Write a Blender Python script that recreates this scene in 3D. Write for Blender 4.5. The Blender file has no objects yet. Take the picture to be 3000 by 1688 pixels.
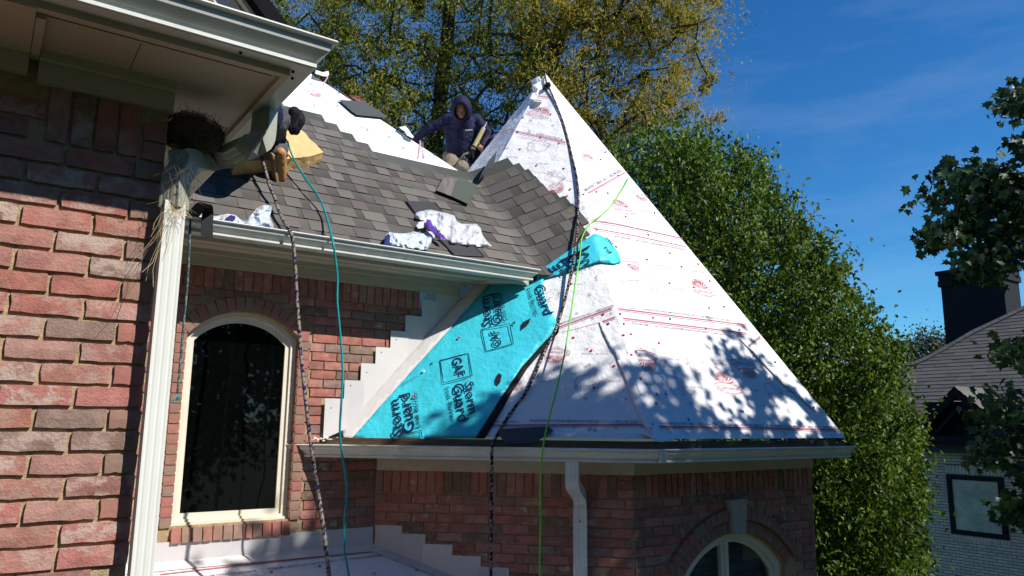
import bpy, bmesh, math, random
import numpy as np
from mathutils import Vector, Matrix, noise as mnoise
from mathutils.geometry import delaunay_2d_cdt
random.seed(7); rng = np.random.default_rng(7)
R = math.radians
SC = bpy.context.scene
COL = SC.collection
V3 = Vector

# ------------------------------------------------------------------ camera
# World axes: X along the brick walls (to the right, away), Y straight into them, Z up.
FPX = 2216.0; CAM = V3((0, 0, 5.0))
AZ = R(55); PITCH = math.atan(396 / FPX); ROLL = 0.0096
fw = V3((math.cos(AZ), math.sin(AZ), 0)); rt = V3((math.sin(AZ), -math.cos(AZ), 0)); upv = V3((0, 0, 1))
cf = fw * math.cos(PITCH) + upv * math.sin(PITCH)
cu = upv * math.cos(PITCH) - fw * math.sin(PITCH)
cr2 = rt * math.cos(ROLL) + cu * math.sin(ROLL); cu2 = cu * math.cos(ROLL) - rt * math.sin(ROLL)
cam = bpy.data.cameras.new('camera'); camo = bpy.data.objects.new('camera', cam); COL.objects.link(camo)
M = Matrix((cr2, cu2, -cf)).transposed().to_4x4(); M.translation = CAM
camo.matrix_world = M
cam.sensor_width = 36; cam.lens = 36 * FPX / 3000; cam.clip_start = .05; cam.clip_end = 5000
SC.camera = camo

# ------------------------------------------------------------------ sky, sun, exposure
SUNV = V3((.533, -1.0, 1.12)); SUN = SUNV.normalized()
world = bpy.data.worlds.new('World'); SC.world = world; world.use_nodes = True
wn = world.node_tree; wn.nodes.clear()
wo = wn.nodes.new('ShaderNodeOutputWorld'); bg = wn.nodes.new('ShaderNodeBackground')
sky = wn.nodes.new('ShaderNodeTexSky'); sky.sky_type = 'NISHITA'; sky.sun_disc = False
sky.sun_elevation = math.asin(SUN.z); sky.sun_rotation = math.atan2(SUN.x, SUN.y)
sky.air_density = 1.0; sky.dust_density = 0.0; sky.ozone_density = 1.6; sky.altitude = 300
bg.inputs[1].default_value = .058
tc = wn.nodes.new('ShaderNodeTexCoord'); mp = wn.nodes.new('ShaderNodeMapping'); mp.inputs['Scale'].default_value = (1.2, 2.2, 9)
mp.inputs['Rotation'].default_value = (0.2, 0.15, 0)
nz = wn.nodes.new('ShaderNodeTexNoise'); nz.inputs['Scale'].default_value = 1.6; nz.inputs['Detail'].default_value = 6; nz.inputs['Roughness'].default_value = .6
cr = wn.nodes.new('ShaderNodeValToRGB'); cr.color_ramp.elements[0].position = .48; cr.color_ramp.elements[1].position = .85
cr.color_ramp.elements[1].color = (.09, .09, .09, 1)
mx = wn.nodes.new('ShaderNodeMix'); mx.data_type = 'RGBA'; mx.inputs[7].default_value = (14, 15, 16, 1)
L = wn.links
L.new(tc.outputs['Generated'], mp.inputs[0]); L.new(mp.outputs[0], nz.inputs[0]); L.new(nz.outputs[0], cr.inputs[0])
# colour response of the sky: deeper blue overhead, paler low down
sp_ = wn.nodes.new('ShaderNodeSeparateColor'); cb_ = wn.nodes.new('ShaderNodeCombineColor'); L.new(sky.outputs[0], sp_.inputs[0])
for i, (e_, k_) in enumerate(((1.6, .657), (1.3, 1.02), (1.1, 1.17))):
    m1 = wn.nodes.new('ShaderNodeMath'); m1.operation = 'MULTIPLY'; m1.inputs[1].default_value = .1; L.new(sp_.outputs[i], m1.inputs[0])
    m2 = wn.nodes.new('ShaderNodeMath'); m2.operation = 'POWER'; m2.inputs[1].default_value = e_; L.new(m1.outputs[0], m2.inputs[0])
    m4 = wn.nodes.new('ShaderNodeMath'); m4.operation = 'MINIMUM'; m4.inputs[1].default_value = .9; L.new(m2.outputs[0], m4.inputs[0])
    m3 = wn.nodes.new('ShaderNodeMath'); m3.operation = 'MULTIPLY'; m3.inputs[1].default_value = k_ * 17.2; L.new(m4.outputs[0], m3.inputs[0]); L.new(m3.outputs[0], cb_.inputs[i])
L.new(cb_.outputs[0], mx.inputs[6]); L.new(cr.outputs[0], mx.inputs[0])
L.new(mx.outputs[2], bg.inputs[0]); L.new(bg.outputs[0], wo.inputs[0])
sl_ = bpy.data.lights.new('sun', 'SUN'); sl_.energy = 5.0; sl_.angle = R(.53); sl_.color = (1, .95, .88)
so = bpy.data.objects.new('sun', sl_); COL.objects.link(so); so.rotation_euler = SUN.to_track_quat('Z', 'Y').to_euler(); so.location = (0, 0, 30)
SC.view_settings.view_transform = 'Standard'; SC.view_settings.look = 'None'; SC.view_settings.exposure = 0.35; SC.view_settings.gamma = 1
try: SC.view_settings.use_curve_mapping = False
except Exception: pass

# ------------------------------------------------------------------ geometry helpers
def ray(x, y): return (cf + cr2 * ((x - 1500) / FPX) - cu2 * ((y - 844) / FPX))
class Pl:
    def __init__(s, n, p=None, c=None):
        s.n = V3(n).normalized(); s.c = s.n.dot(V3(p)) if p is not None else c / V3(n).length
    def hit(s, x, y, off=0):
        d = ray(x, y); t = (s.c + off - s.n.dot(CAM)) / s.n.dot(d); return CAM + d * t
def at(x, y, depth): return CAM + ray(x, y) * (depth / ray(x, y).dot(fw))   # depth: metres forward on the level
def PV(v): return Pl((0, -1, 0), (0, v, 0))
def PU(u): return Pl((-1, 0, 0), (u, 0, 0))
def PZ(z): return Pl((0, 0, 1), (0, 0, z))

q = math.sqrt(.5)
APEX = V3((5.057, 6.581, 9.031)); SL = 1.517
planeC = Pl((-SL * q, -SL * q, 1), APEX); planeD = Pl((0, -SL, 1), APEX); planeW = Pl((-SL, 0, 1), APEX)
planeB = Pl((0, -1, 1), (0, 5.08, 6.25))                             # shingled main slope, 45 degrees
VA, VB, UA = 2.72, 5.51, .45
KC = V3((2.587, 5.51, 0)); KD = V3((3.977, 4.12, 0))
wallC = Pl((-q, -q, 0), KC); wallD = PV(4.12)
def tower(x, y, off=0):
    d = ray(x, y); best = None
    for p in (planeC, planeD, planeW):
        t = (p.c + off - p.n.dot(CAM)) / p.n.dot(d)
        if p.n.dot(d) < 0 and (best is None or t > best[0]): best = (t, p)
    return CAM + d * best[0], best[1].n
def on(pl): return lambda x, y, off=0: (pl.hit(x, y, off), pl.n)

WM = {}
def mesh(name, verts, faces, mats=None, fmat=None, smooth=False):
    me = bpy.data.meshes.new(name); me.from_pydata([tuple(v) for v in verts], [], faces)
    for m in (mats if isinstance(mats, (list, tuple)) else [mats]): me.materials.append(m)
    if fmat is not None: me.polygons.foreach_set('material_index', fmat)
    if smooth: me.polygons.foreach_set('use_smooth', [True] * len(me.polygons))
    me.update(); return me
def obj(name, me, parent=None, mw=None):
    o = bpy.data.objects.new(name, me); COL.objects.link(o); mw = mw or Matrix.Identity(4)
    if parent is not None:
        o.parent = parent; o.matrix_parent_inverse = WM[parent].inverted()
    o.matrix_basis = mw; WM[o] = mw.copy(); return o
def empty(name, loc, parent=None):
    return obj(name, None, parent, Matrix.Translation(V3(loc)))
def tag(o, label, cat, group=None, kind=None):
    if label: o['label'] = label
    if cat: o['category'] = cat
    if group: o['group'] = group
    if kind: o['kind'] = kind
    return o
class MB:
    def __init__(s): s.v = []; s.f = []; s.m = []
    def add(s, vs, fs, m=0):
        k = len(s.v); s.v += [V3(v) for v in vs]; s.f += [[i + k for i in f] for f in fs]; s.m += [m] * len(fs)
    def box(s, a, b, m=0):
        x0, y0, z0 = a; x1, y1, z1 = b
        s.add([(x0, y0, z0), (x1, y0, z0), (x1, y1, z0), (x0, y1, z0), (x0, y0, z1), (x1, y0, z1), (x1, y1, z1), (x0, y1, z1)],
              [(0, 3, 2, 1), (4, 5, 6, 7), (0, 1, 5, 4), (1, 2, 6, 5), (2, 3, 7, 6), (3, 0, 4, 7)], m)
    def obox(s, o, ax, ay, az, m=0):            # oriented box from corner o with edge vectors
        o, ax, ay, az = map(V3, (o, ax, ay, az)); c = [o, o + ax, o + ax + ay, o + ay]; c += [p + az for p in c]
        s.add(c, [(0, 3, 2, 1), (4, 5, 6, 7), (0, 1, 5, 4), (1, 2, 6, 5), (2, 3, 7, 6), (3, 0, 4, 7)], m)
    def prism(s, poly, d, m=0):                 # planar polygon extruded by vector d
        n = len(poly); p = [V3(v) for v in poly]; d = V3(d)
        s.add(p + [v + d for v in p], [list(range(n))[::-1], [i + n for i in range(n)]] + [(i, (i + 1) % n, (i + 1) % n + n, i + n) for i in range(n)], m)
    def tube(s, pts, r, n=8, m=0, cap=True):
        pts = [V3(p) for p in pts]; rr = r if isinstance(r, (list, tuple)) else [r] * len(pts)
        rings = []; prev = None
        for i, p in enumerate(pts):
            t = (pts[min(i + 1, len(pts) - 1)] - pts[max(i - 1, 0)]).normalized()
            a = prev if prev is not None else (V3((0, 0, 1)) if abs(t.z) < .9 else V3((1, 0, 0)))
            a = (a - t * a.dot(t)).normalized(); prev = a; b = t.cross(a)
            rings.append([p + (a * math.cos(k * 2 * math.pi / n) + b * math.sin(k * 2 * math.pi / n)) * rr[i] for k in range(n)])
        vs = [v for g in rings for v in g]
        fs = [(i * n + k, i * n + (k + 1) % n, (i + 1) * n + (k + 1) % n, (i + 1) * n + k) for i in range(len(pts) - 1) for k in range(n)]
        if cap: fs += [list(range(n))[::-1], [(len(pts) - 1) * n + k for k in range(n)]]
        s.add(vs, fs, m)
    def build(s, name, mats, parent=None, smooth=False):
        return obj(name, mesh(name, s.v, s.f, mats, s.m, smooth), parent)
def smooth_path(pts, k=6):
    pts = [V3(p) for p in pts]; P = [pts[0] * 2 - pts[1]] + pts + [pts[-1] * 2 - pts[-2]]; out = []
    for i in range(1, len(P) - 2):
        for j in range(k):
            t = j / k; a, b, c, d = P[i - 1], P[i], P[i + 1], P[i + 2]
            out.append(.5 * ((2 * b) + (c - a) * t + (2 * a - 5 * b + 4 * c - d) * t * t + (3 * b - a - 3 * c + d) * t ** 3))
    out.append(pts[-1]); return out

# ------------------------------------------------------------------ materials
MATS = {}
def mat(name, col, rough=.7, var=.12, scale=8, bump=0, bscale=60, spec=.3, metal=0, col2=None, c2lo=.5, c2hi=.6, c2scale=6, attr=None, objrand=0, trans=0, stretch=None, dist=.004):
    m = bpy.data.materials.new(name); m.use_nodes = True; t = m.node_tree; N = t.nodes; l = t.links; N.clear()
    out = N.new('ShaderNodeOutputMaterial'); b = N.new('ShaderNodeBsdfPrincipled'); l.new(b.outputs[0], out.inputs[0])
    b.inputs['Roughness'].default_value = rough; b.inputs['Specular IOR Level'].default_value = spec; b.inputs['Metallic'].default_value = metal
    tc = N.new('ShaderNodeTexCoord'); vec = tc.outputs['Object']
    oi = N.new('ShaderNodeObjectInfo'); gi = N.new('ShaderNodeNewGeometry')
    ad = N.new('ShaderNodeMath'); ad.operation = 'ADD'; l.new(oi.outputs['Random'], ad.inputs[0]); l.new(gi.outputs['Random Per Island'], ad.inputs[1])
    fr = N.new('ShaderNodeMath'); fr.operation = 'FRACT'; l.new(ad.outputs[0], fr.inputs[0]); rnd = fr.outputs[0]
    if objrand:
        vm = N.new('ShaderNodeVectorMath'); vm.operation = 'SCALE'; cb = N.new('ShaderNodeCombineXYZ')
        for i in range(3): l.new(rnd, cb.inputs[i])
        vm.inputs['Scale'].default_value = 53; l.new(cb.outputs[0], vm.inputs[0]); va = N.new('ShaderNodeVectorMath'); l.new(vec, va.inputs[0]); l.new(vm.outputs[0], va.inputs[1]); vec = va.outputs[0]
    if stretch:
        mp = N.new('ShaderNodeMapping'); mp.inputs['Scale'].default_value = stretch; l.new(vec, mp.inputs[0]); vec = mp.outputs[0]
    def noise(sc, det=4, ro=.6):
        n = N.new('ShaderNodeTexNoise'); n.inputs['Scale'].default_value = sc; n.inputs['Detail'].default_value = det; n.inputs['Roughness'].default_value = ro; l.new(vec, n.inputs[0]); return n.outputs[0]
    def ramp(f, stops):
        r = N.new('ShaderNodeValToRGB'); e = r.color_ramp.elements
        while len(e) < len(stops): e.new(.5)
        for i, (p, c) in enumerate(stops): e[i].position = p; e[i].color = (*c, 1) if len(c) == 3 else c
        l.new(f, r.inputs[0]); return r.outputs[0]
    def mixc(f, a, bb, mode='MIX'):
        x = N.new('ShaderNodeMix'); x.data_type = 'RGBA'; x.blend_type = mode
        if isinstance(f, (int, float)): x.inputs[0].default_value = f
        else: l.new(f, x.inputs[0])
        for i, s in ((6, a), (7, bb)):
            if isinstance(s, tuple): x.inputs[i].default_value = (*s, 1)
            else: l.new(s, x.inputs[i])
        return x.outputs[2]
    if isinstance(col, list):           # per-piece palette
        n = len(col); r = N.new('ShaderNodeValToRGB'); r.color_ramp.interpolation = 'CONSTANT'; e = r.color_ramp.elements
        while len(e) < n: e.new(.5)
        for i, c in enumerate(col): e[i].position = i / n; e[i].color = (*c, 1)
        l.new(rnd, r.inputs[0]); c = r.outputs[0]
    else: c = tuple(col)
    lo, hi = 1 - var, 1 + var
    c = mixc(1.0, c, ramp(noise(scale), [(.3, (lo,) * 3), (.7, (hi,) * 3)]), 'MULTIPLY')
    if col2 is not None:
        f = ramp(noise(c2scale, 8, .68), [(c2lo, (0, 0, 0)), (c2hi, (1, 1, 1))])
        if objrand == 2:
            k = N.new('ShaderNodeMath'); k.operation = 'MULTIPLY'; k.inputs[1].default_value = 7.31; l.new(rnd, k.inputs[0]); k2 = N.new('ShaderNodeMath'); k2.operation = 'FRACT'; l.new(k.outputs[0], k2.inputs[0])
            k3 = N.new('ShaderNodeMath'); k3.operation = 'MULTIPLY'; l.new(k2.outputs[0], k3.inputs[0]); l.new(f, k3.inputs[1]); f = k3.outputs[0]
        c = mixc(f, c, tuple(col2))
    if attr:
        a = N.new('ShaderNodeAttribute'); a.attribute_name = attr; c = mixc(1.0, c, a.outputs['Color'], 'MULTIPLY')
    l.new(c, b.inputs['Base Color']) if not isinstance(c, tuple) else None
    if bump:
        bp = N.new('ShaderNodeBump'); bp.inputs['Strength'].default_value = bump; bp.inputs['Distance'].default_value = dist; l.new(noise(bscale, 5), bp.inputs['Height']); l.new(bp.outputs[0], b.inputs['Normal'])
    if trans:
        tr = N.new('ShaderNodeBsdfTranslucent'); l.new(c, tr.inputs[0]); ms = N.new('ShaderNodeMixShader'); ms.inputs[0].default_value = trans
        l.new(b.outputs[0], ms.inputs[1]); l.new(tr.outputs[0], ms.inputs[2]); l.new(ms.outputs[0], out.inputs[0])
    MATS[name] = m; return m

BR = [(.37, .145, .115), (.38, .18, .145), (.28, .135, .11), (.35, .165, .13), (.40, .165, .14), (.25, .165, .135), (.34, .14, .105), (.37, .20, .165)]
brickA = mat('brick_near', BR, .9, .25, 14, .8, 120, .1, col2=(.47, .36, .30), c2lo=.47, c2hi=.56, c2scale=17, objrand=2, dist=.005)
brickB = mat('brick_far', BR[:5] + [(.20, .135, .10)] + BR[5:], .9, .25, 16, .5, 60, .1, col2=(.46, .37, .31), c2lo=.56, c2hi=.64, c2scale=14, objrand=2, dist=.005)
headB = mat('brick_smooth', [(.33, .16, .125), (.28, .165, .125), (.34, .145, .12), (.27, .18, .14)], .9, .15, 12, .4, 70, .1, objrand=1)
mortar = mat('mortar', (.40, .295, .175), .95, .25, 30, .8, 150, .05, dist=.006)
whitep = mat('white_paint', (.60, .59, .53), .45, .08, 5, .05, 30, .4, col2=(.42, .40, .34), c2lo=.66, c2hi=.8, c2scale=3)
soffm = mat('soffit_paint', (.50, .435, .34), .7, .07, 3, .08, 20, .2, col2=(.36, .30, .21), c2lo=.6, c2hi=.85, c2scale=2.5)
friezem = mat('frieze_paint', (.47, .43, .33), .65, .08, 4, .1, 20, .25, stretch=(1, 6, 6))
gutm = mat('gutter_paint', (.60, .62, .57), .32, .10, 6, .04, 15, .5, col2=(.36, .40, .34), c2lo=.58, c2hi=.8, c2scale=5)
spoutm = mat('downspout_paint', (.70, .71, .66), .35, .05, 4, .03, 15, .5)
elbowm = mat('shaded_elbow_paint', (.36, .38, .30), .4, .08, 6, .03, 15, .4)  # downspout paint darkened: the shade under the eave is in the colour
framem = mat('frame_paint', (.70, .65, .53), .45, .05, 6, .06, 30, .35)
flashm = mat('flashing_metal', [(.60, .58, .58), (.53, .515, .52), (.64, .62, .60), (.57, .55, .56)], .4, .05, 3, .05, 6, .5, dist=.01, col2=(.66, .50, .50), c2lo=.66, c2hi=.85, c2scale=2)
granB = mat('shingle_granules', (1, 1, 1), .95, .3, 420, .5, 500, .1, attr='tone', objrand=1)
darksh = mat('shingle_dark', (.075, .08, .085), .95, .35, 300, .4, 300, .15)
blackm = mat('black_asphalt', (.014, .013, .015), .8, .2, 20, .2, 40, .2)
under = mat('roof_underlayment', (.78, .78, .79), .6, .04, 6, 1, 6, .25, dist=.028, col2=(.66, .67, .70), c2lo=.6, c2hi=.9, c2scale=1.7)
underW = mat('underlayment_wrinkled', (.74, .76, .80), .38, .10, 8, 1, 9, .5, dist=.05)
teal = mat('leak_barrier_film', (.045, .56, .68), .42, .08, 4, 1, 14, .45, dist=.012, col2=(.08, .58, .68), c2lo=.55, c2hi=.8, c2scale=3)
navyink = mat('navy_ink', (.01, .02, .07), .5, .1)
redink = mat('red_ink', (.46, .13, .16), .6, .1)
pinkink = mat('pale_red_ink', (.62, .30, .36), .6, .1)
greyink = mat('grey_ink', (.22, .18, .22), .6, .1)
redcap = mat('red_plastic', (.62, .02, .04), .3, .05); bluecap = mat('blue_plastic', (.01, .10, .30), .3, .05); metalm = mat('bare_steel', (.45, .45, .45), .3, .05, metal=1)
woodm = mat('old_wood', (.16, .10, .06), .85, .35, 20, .4, 60, .1, stretch=(1, 1, 8))
darkwood = mat('stained_wood', (.10, .035, .018), .6, .2, 10)
foamm = mat('yellow_foam', (.62, .43, .20), .9, .12, 9, .7, 50, .05, col2=(.45, .27, .09), c2lo=.62, c2hi=.7, c2scale=14, dist=.008)
bagm = mat('white_plastic_film', (.74, .76, .80), .25, .05, 6, .5, 30, .5, trans=.25)
bagc = mat('clear_plastic_film', (.50, .58, .66), .15, .12, 8, .6, 30, .7, col2=(.80, .84, .88), c2lo=.5, c2hi=.58, c2scale=12)
purple = mat('purple_print', (.10, .04, .28), .3, .3, 12); navyp = mat('navy_print', (.03, .035, .14), .3, .4, 30)
nestm = mat('dry_twigs_dark', (.13, .095, .065), .9, .3, 60); strawm = mat('dry_straw', (.50, .38, .22), .8, .25, 60)
skin = mat('skin', (.30, .14, .085), .55, .08, 20); hood = mat('navy_knit', (.009, .011, .042), .75, .15, 30, .5, 60, .25, dist=.01)
khaki = mat('khaki_trousers', (.20, .175, .13), .85, .2, 8, .5, 30, .1, dist=.01); jeans = mat('grey_jeans', (.085, .085, .095), .85, .25, 12, .6, 30, .1, dist=.012)
blackcl = mat('black_fabric', (.012, .012, .016), .8, .2, 20, .3, 40, .2); bootm = mat('tan_leather', (.42, .22, .09), .6, .15, 12, .3, 40, .3); solem = mat('boot_sole', (.33, .235, .14), .8, .25, 14, .3, 60, .1)
hairm = mat('black_hair', (.01, .008, .008), .5)
ivory = mat('ivory_print', (.75, .75, .78), .6)
bark = mat('bark_dark', (.055, .045, .035), .95, .3, 20, .8, 40, .05, dist=.02)
leafP = mat('pear_leaf', [(.060, .115, .008), (.085, .155, .012), (.12, .20, .016), (.042, .085, .010), (.15, .21, .022)], .5, .1, 8, trans=.36, spec=.3)
leafO = mat('oak_leaf', [(.22, .23, .02), (.30, .23, .025), (.18, .23, .02), (.34, .26, .035), (.22, .18, .025)], .6, .1, 8, trans=.42)
catk = mat('oak_catkin', [(.42, .32, .05), (.34, .27, .04), (.48, .37, .06), (.28, .21, .03)], .8, .1, 8, trans=.4)
leafM = mat('maple_leaf', [(.028, .062, .018), (.035, .08, .02), (.05, .10, .022), (.022, .05, .016)], .45, .1, 8, trans=.22)
leafF = mat('far_leaf', [(.06, .09, .04), (.11, .10, .045), (.08, .10, .04), (.05, .08, .05)], .7, .1, 8, trans=.2)
grassm = mat('lawn', (.028, .040, .018), .95, .3, 1.2)  # colour darkened in place of tree shade, so less light bounces up
nbrick = mat('neighbour_brick', [(.70, .575, .50), (.74, .61, .53), (.65, .54, .465), (.78, .64, .56)], .9, .12, 12, .3, 40, .1, objrand=1)
nmort = mat('neighbour_mortar', (.17, .155, .15), .95, .15, 20)
nroof = mat('neighbour_shingle', [(.128, .122, .116), (.138, .132, .126), (.118, .112, .107), (.148, .140, .132)], .95, .2, 60, .3, 100, .1, objrand=1)
nblack = mat('black_stucco', (.018, .017, .022), .8, .15, 10, .3, 100, .2)
blindm = mat('window_blind', (.34, .36, .32), .6, .08, 10)
shutm = mat('interior_shutter', (.30, .36, .36), .5, .05, 5)
def glass(name, col=(.012, .014, .014), rough=.02):
    m = mat(name, col, rough, .3, 3, spec=.5); return m
glassm = glass('dark_glass', (.0015, .002, .002)); 
def ropemat(name, rough=.8):
    m = mat(name, (1, 1, 1), rough, .15, 200, .5, 300, .1, attr='tone'); return m
ropem = ropemat('braided_rope')
hosem = mat('teal_cord', (.0, .24, .27), .4, .1, 10, .2, 200); greenm = mat('green_cord', (.16, .62, .05), .45, .1, 10, .3, 300)

def tonemesh(name, verts, faces, m, tones, smooth=False):
    me = mesh(name, verts, faces, m, None, smooth)
    a = me.color_attributes.new('tone', 'FLOAT_COLOR', 'CORNER'); arr = np.ones((len(me.loops), 4), dtype=np.float32)
    i = 0
    for f, tn in zip(faces, tones):
        n = len(f)
        if isinstance(tn[0], (tuple, list)):
            for k in range(n): arr[i + k, :3] = tn[k]
        else: arr[i:i + n, :3] = tn
        i += n
    a.data.foreach_set('color', arr.ravel()); return me

# ------------------------------------------------------------------ ground
g = MB(); g.add([(-2500, -2500, 0), (2500, -2500, 0), (2500, 2500, 0), (-2500, 2500, 0)], [(0, 1, 2, 3)])
tag(g.build('ground', grassm), 'green lawn far below the roofs', None, kind='structure')

# ------------------------------------------------------------------ the brick house
house = tag(empty('brick_house', (2.5, 5.5, 0)), 'red brick house with its roofs half re-covered, white underlayment on the pointed tower roof', 'house')

def brick_mesh(name, Lx, Hz, D, m, nx=4, seed=0, j=.0016):
    rr = random.Random(seed); nz_ = 2; vs = []; fs = []
    for i in range(nx + 1):
        for k in range(nz_ + 1):
            x = (i / nx - .5) * Lx; z = (k / nz_ - .5) * Hz; e = i in (0, nx) or k in (0, nz_)
            if e: x += rr.uniform(-j, j); z += rr.uniform(-j, j)
            vs.append((x, .0010 + rr.uniform(0, .0010) if e else rr.uniform(-.0008, .0005), z))
    idx = lambda i, k: i * (nz_ + 1) + k
    for i in range(nx):
        for k in range(nz_): fs.append((idx(i, k), idx(i + 1, k), idx(i + 1, k + 1), idx(i, k + 1)))
    rim = [idx(i, 0) for i in range(nx + 1)] + [idx(nx, k) for k in range(1, nz_ + 1)] + [idx(i, nz_) for i in range(nx - 1, -1, -1)] + [idx(0, k) for k in range(nz_ - 1, 0, -1)]
    b0 = len(vs)
    for r_ in rim: vs.append((vs[r_][0] , D, vs[r_][2]))
    n = len(rim)
    for i in range(n): fs.append((rim[i], b0 + i, b0 + (i + 1) % n, rim[(i + 1) % n]))
    return vs, fs
PROTO = {}
def brick(parent, o, xd, zd, nd, Lx, Hz, D, m, near=False, proud=0, name='brick'):
    """o: centre of front face; xd,zd in-plane; nd points into the wall"""
    key = (round(Lx, 3), round(Hz, 3), round(D, 3), m.name, random.randrange(5))
    if key not in PROTO:
        vs, fs = brick_mesh('brick', Lx, Hz, D, m, 6 if near else 3, len(PROTO), .0022 if near else .0016); PROTO[key] = mesh('brick', vs, fs, m)
    Mx = Matrix((V3(xd), V3(nd), V3(zd))).transposed().to_4x4(); Mx.translation = V3(o) - V3(nd) * (proud + random.uniform(-.0015, .002))
    Mx = Mx @ Matrix.Rotation(random.gauss(0, .004), 4, 'Y')
    return obj(name, PROTO[key], parent, Mx)
class BrickStuff(MB):
    def brick(s, o, xd, zd, nd, Lx, Hz, D, proud=0):
        vs, fs = brick_mesh('', Lx, Hz, D, None, 3, random.randrange(9999)); o = V3(o) - V3(nd) * (proud + random.uniform(-.0015, .002)); xd, zd, nd = V3(xd), V3(zd), V3(nd)
        s.add([o + xd * v[0] + nd * v[1] + zd * v[2] for v in vs], fs)

X, Y, Z = V3((1, 0, 0)), V3((0, 1, 0)), V3((0, 0, 1))
# --- near wall (A)
g = MB(); g.box((-4, VA + .012, 0), (UA - .006, VA + .3, 6.18)); g.box((UA - .25, VA + .3, 0), (UA - .006, VB + .3, 6.18))
wA = g.build('wall', mortar, house)
CA = .069
def span(u0, u1, row_z, h, parent, m, near=True, gap=.0125):
    brick(parent, (( u0 + u1) / 2, VA, row_z + h / 2), X, Z, Y, u1 - u0 - gap, h - gap, .09, m, near)
for k in range(-12, 9 + 3):
    z0 = 5.243 + k * CA; par = k % 2
    if z0 + CA > 6.07: continue
    edges = [UA] + ([.35] if par == 0 else []) ; e = edges[-1]
    while e > -.36: e -= .2; edges.append(round(e, 3))
    for a, b in zip(edges[1:], edges[:-1]):
        if z0 > 5.85 and a >= .04 and b <= .40: continue
        if z0 > 5.85 and a < .40 and b > .09: a = .365 if b > .3 else a; b = .088 if b < .3 else b
        if b - a < .03: continue
        if z0 < 4.6 or b < -.25: continue
        span(a, b, z0, CA, wA, headB if (b - a) < .13 else brickA)
for i in range(4): brick(wA, (.122 + i * .0685, VA, 5.868 + .095), X, Z, Y, .057, .182, .09, brickA, True)
g = BrickStuff()
for k in range(-72, -9):
    z0 = 5.243 + k * CA
    if z0 < .05: continue
    for e in np.arange(-3.95 + (k % 2) * .1, .3, .2):
        if z0 > 4.6: continue
        g.brick((e + .1, VA, z0 + CA / 2), X, Z, Y, .19, .059, .09)
for k in range(-9, 12):
    for e in np.arange(-3.95 + (k % 2) * .1, -.6, .2): g.brick((e + .1, VA, 5.243 + k * CA + CA / 2), X, Z, Y, .19, .059, .09)
o = g.build('brick_courses', brickA, wA); o['kind'] = 'stuff'
# --- wall with the arched window (B)
WU0, WU1, WZ0, WZS, WZC = 1.144, 1.925, 4.31, 5.60, 5.768
def arch(u0, u1, z0, zs, zc, n=16, v=0.0):
    c = (u0 + u1) / 2; h = (u1 - u0) / 2; r = zc - zs; Rr = (h * h + r * r) / (2 * r); zc0 = zc - Rr; a0 = math.asin(min(1, h / Rr))
    if r >= h: Rr = None
    pts = [V3((u0, v, z0)), V3((u1, v, z0))]
    for i in range(n + 1):
        t = a0 - 2 * a0 * i / n; pts.append(V3((c + Rr * math.sin(t), v, zc0 + Rr * math.cos(t))))
    return pts
def arch_z(u, u0, u1, zs, zc):
    c = (u0 + u1) / 2; h = (u1 - u0) / 2; r = zc - zs; Rr = (h * h + r * r) / (2 * r)
    d = Rr * Rr - (u - c) ** 2
    return (zc - Rr + math.sqrt(d)) if d > 0 else zs
def wall_with_arch(mb, ua, ub, za, zb, v, th, A):
    """solid wall slab with an arched hole"""
    u0, u1, z0, zs, zc = A; hole = arch(u0, u1, z0, zs, zc, 16, v); n = len(hole)
    mb.box((ua, v, za), (u0, v + th, zb)); mb.box((u1, v, za), (ub, v + th, zb)); mb.box((u0, v, za), (u1, v + th, z0))
    top = hole[1:] + [hole[0]]
    arcp = hole[2:]
    for a, b in zip(arcp[:-1], arcp[1:]):
        mb.prism([(a.x, v, a.z), (a.x, v, zb), (b.x, v, zb), (b.x, v, b.z)], (0, th, 0))
g = MB(); wall_with_arch(g, UA, KC.x + .3, 0, 6.2, VB + .012, .25, (WU0 - .008, WU1 + .008, WZ0, WZS, WZC))
wB = g.build('wall', mortar, house)
# stepped flashing geometry (also masks bricks)
def pB(x, y): return PV(VB).hit(440 + x / 2.862, 700 + y / 2.862)
steps = [(2398, 430), (2277, 508), (2137, 640), (2012, 768), (1885, 906), (1760, 1042), (1620, 1184), (1455, 1337)]
stepU = [pB(x, y).x for x, y in steps]; stepZ = [pB(x, y).z for x, y in steps]
def roofline_z(u):            # tower roof surface against wall B
    return planeC_z(u, VB)
def planeC_z(u, v): return (planeC.c - planeC.n.x * u - planeC.n.y * v) / planeC.n.z
def hidden_by_step(uc, zc):
    for u, z in zip(stepU, stepZ):
        if uc > u and zc < z: break
    else: return False
    return zc > 4.86
CB = .0677; nB_ = 0
gs = BrickStuff(); frontB = []
def putB(o_, Lx, Hz, m, proud=0, xd=X, zd=Z):
    global nB_
    nB_ += 1; brick(wB, o_, xd, zd, Y, Lx, Hz, .09, m, False, proud)
ring0 = (1.075, 2.02, 5.655, 5.878)
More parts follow.
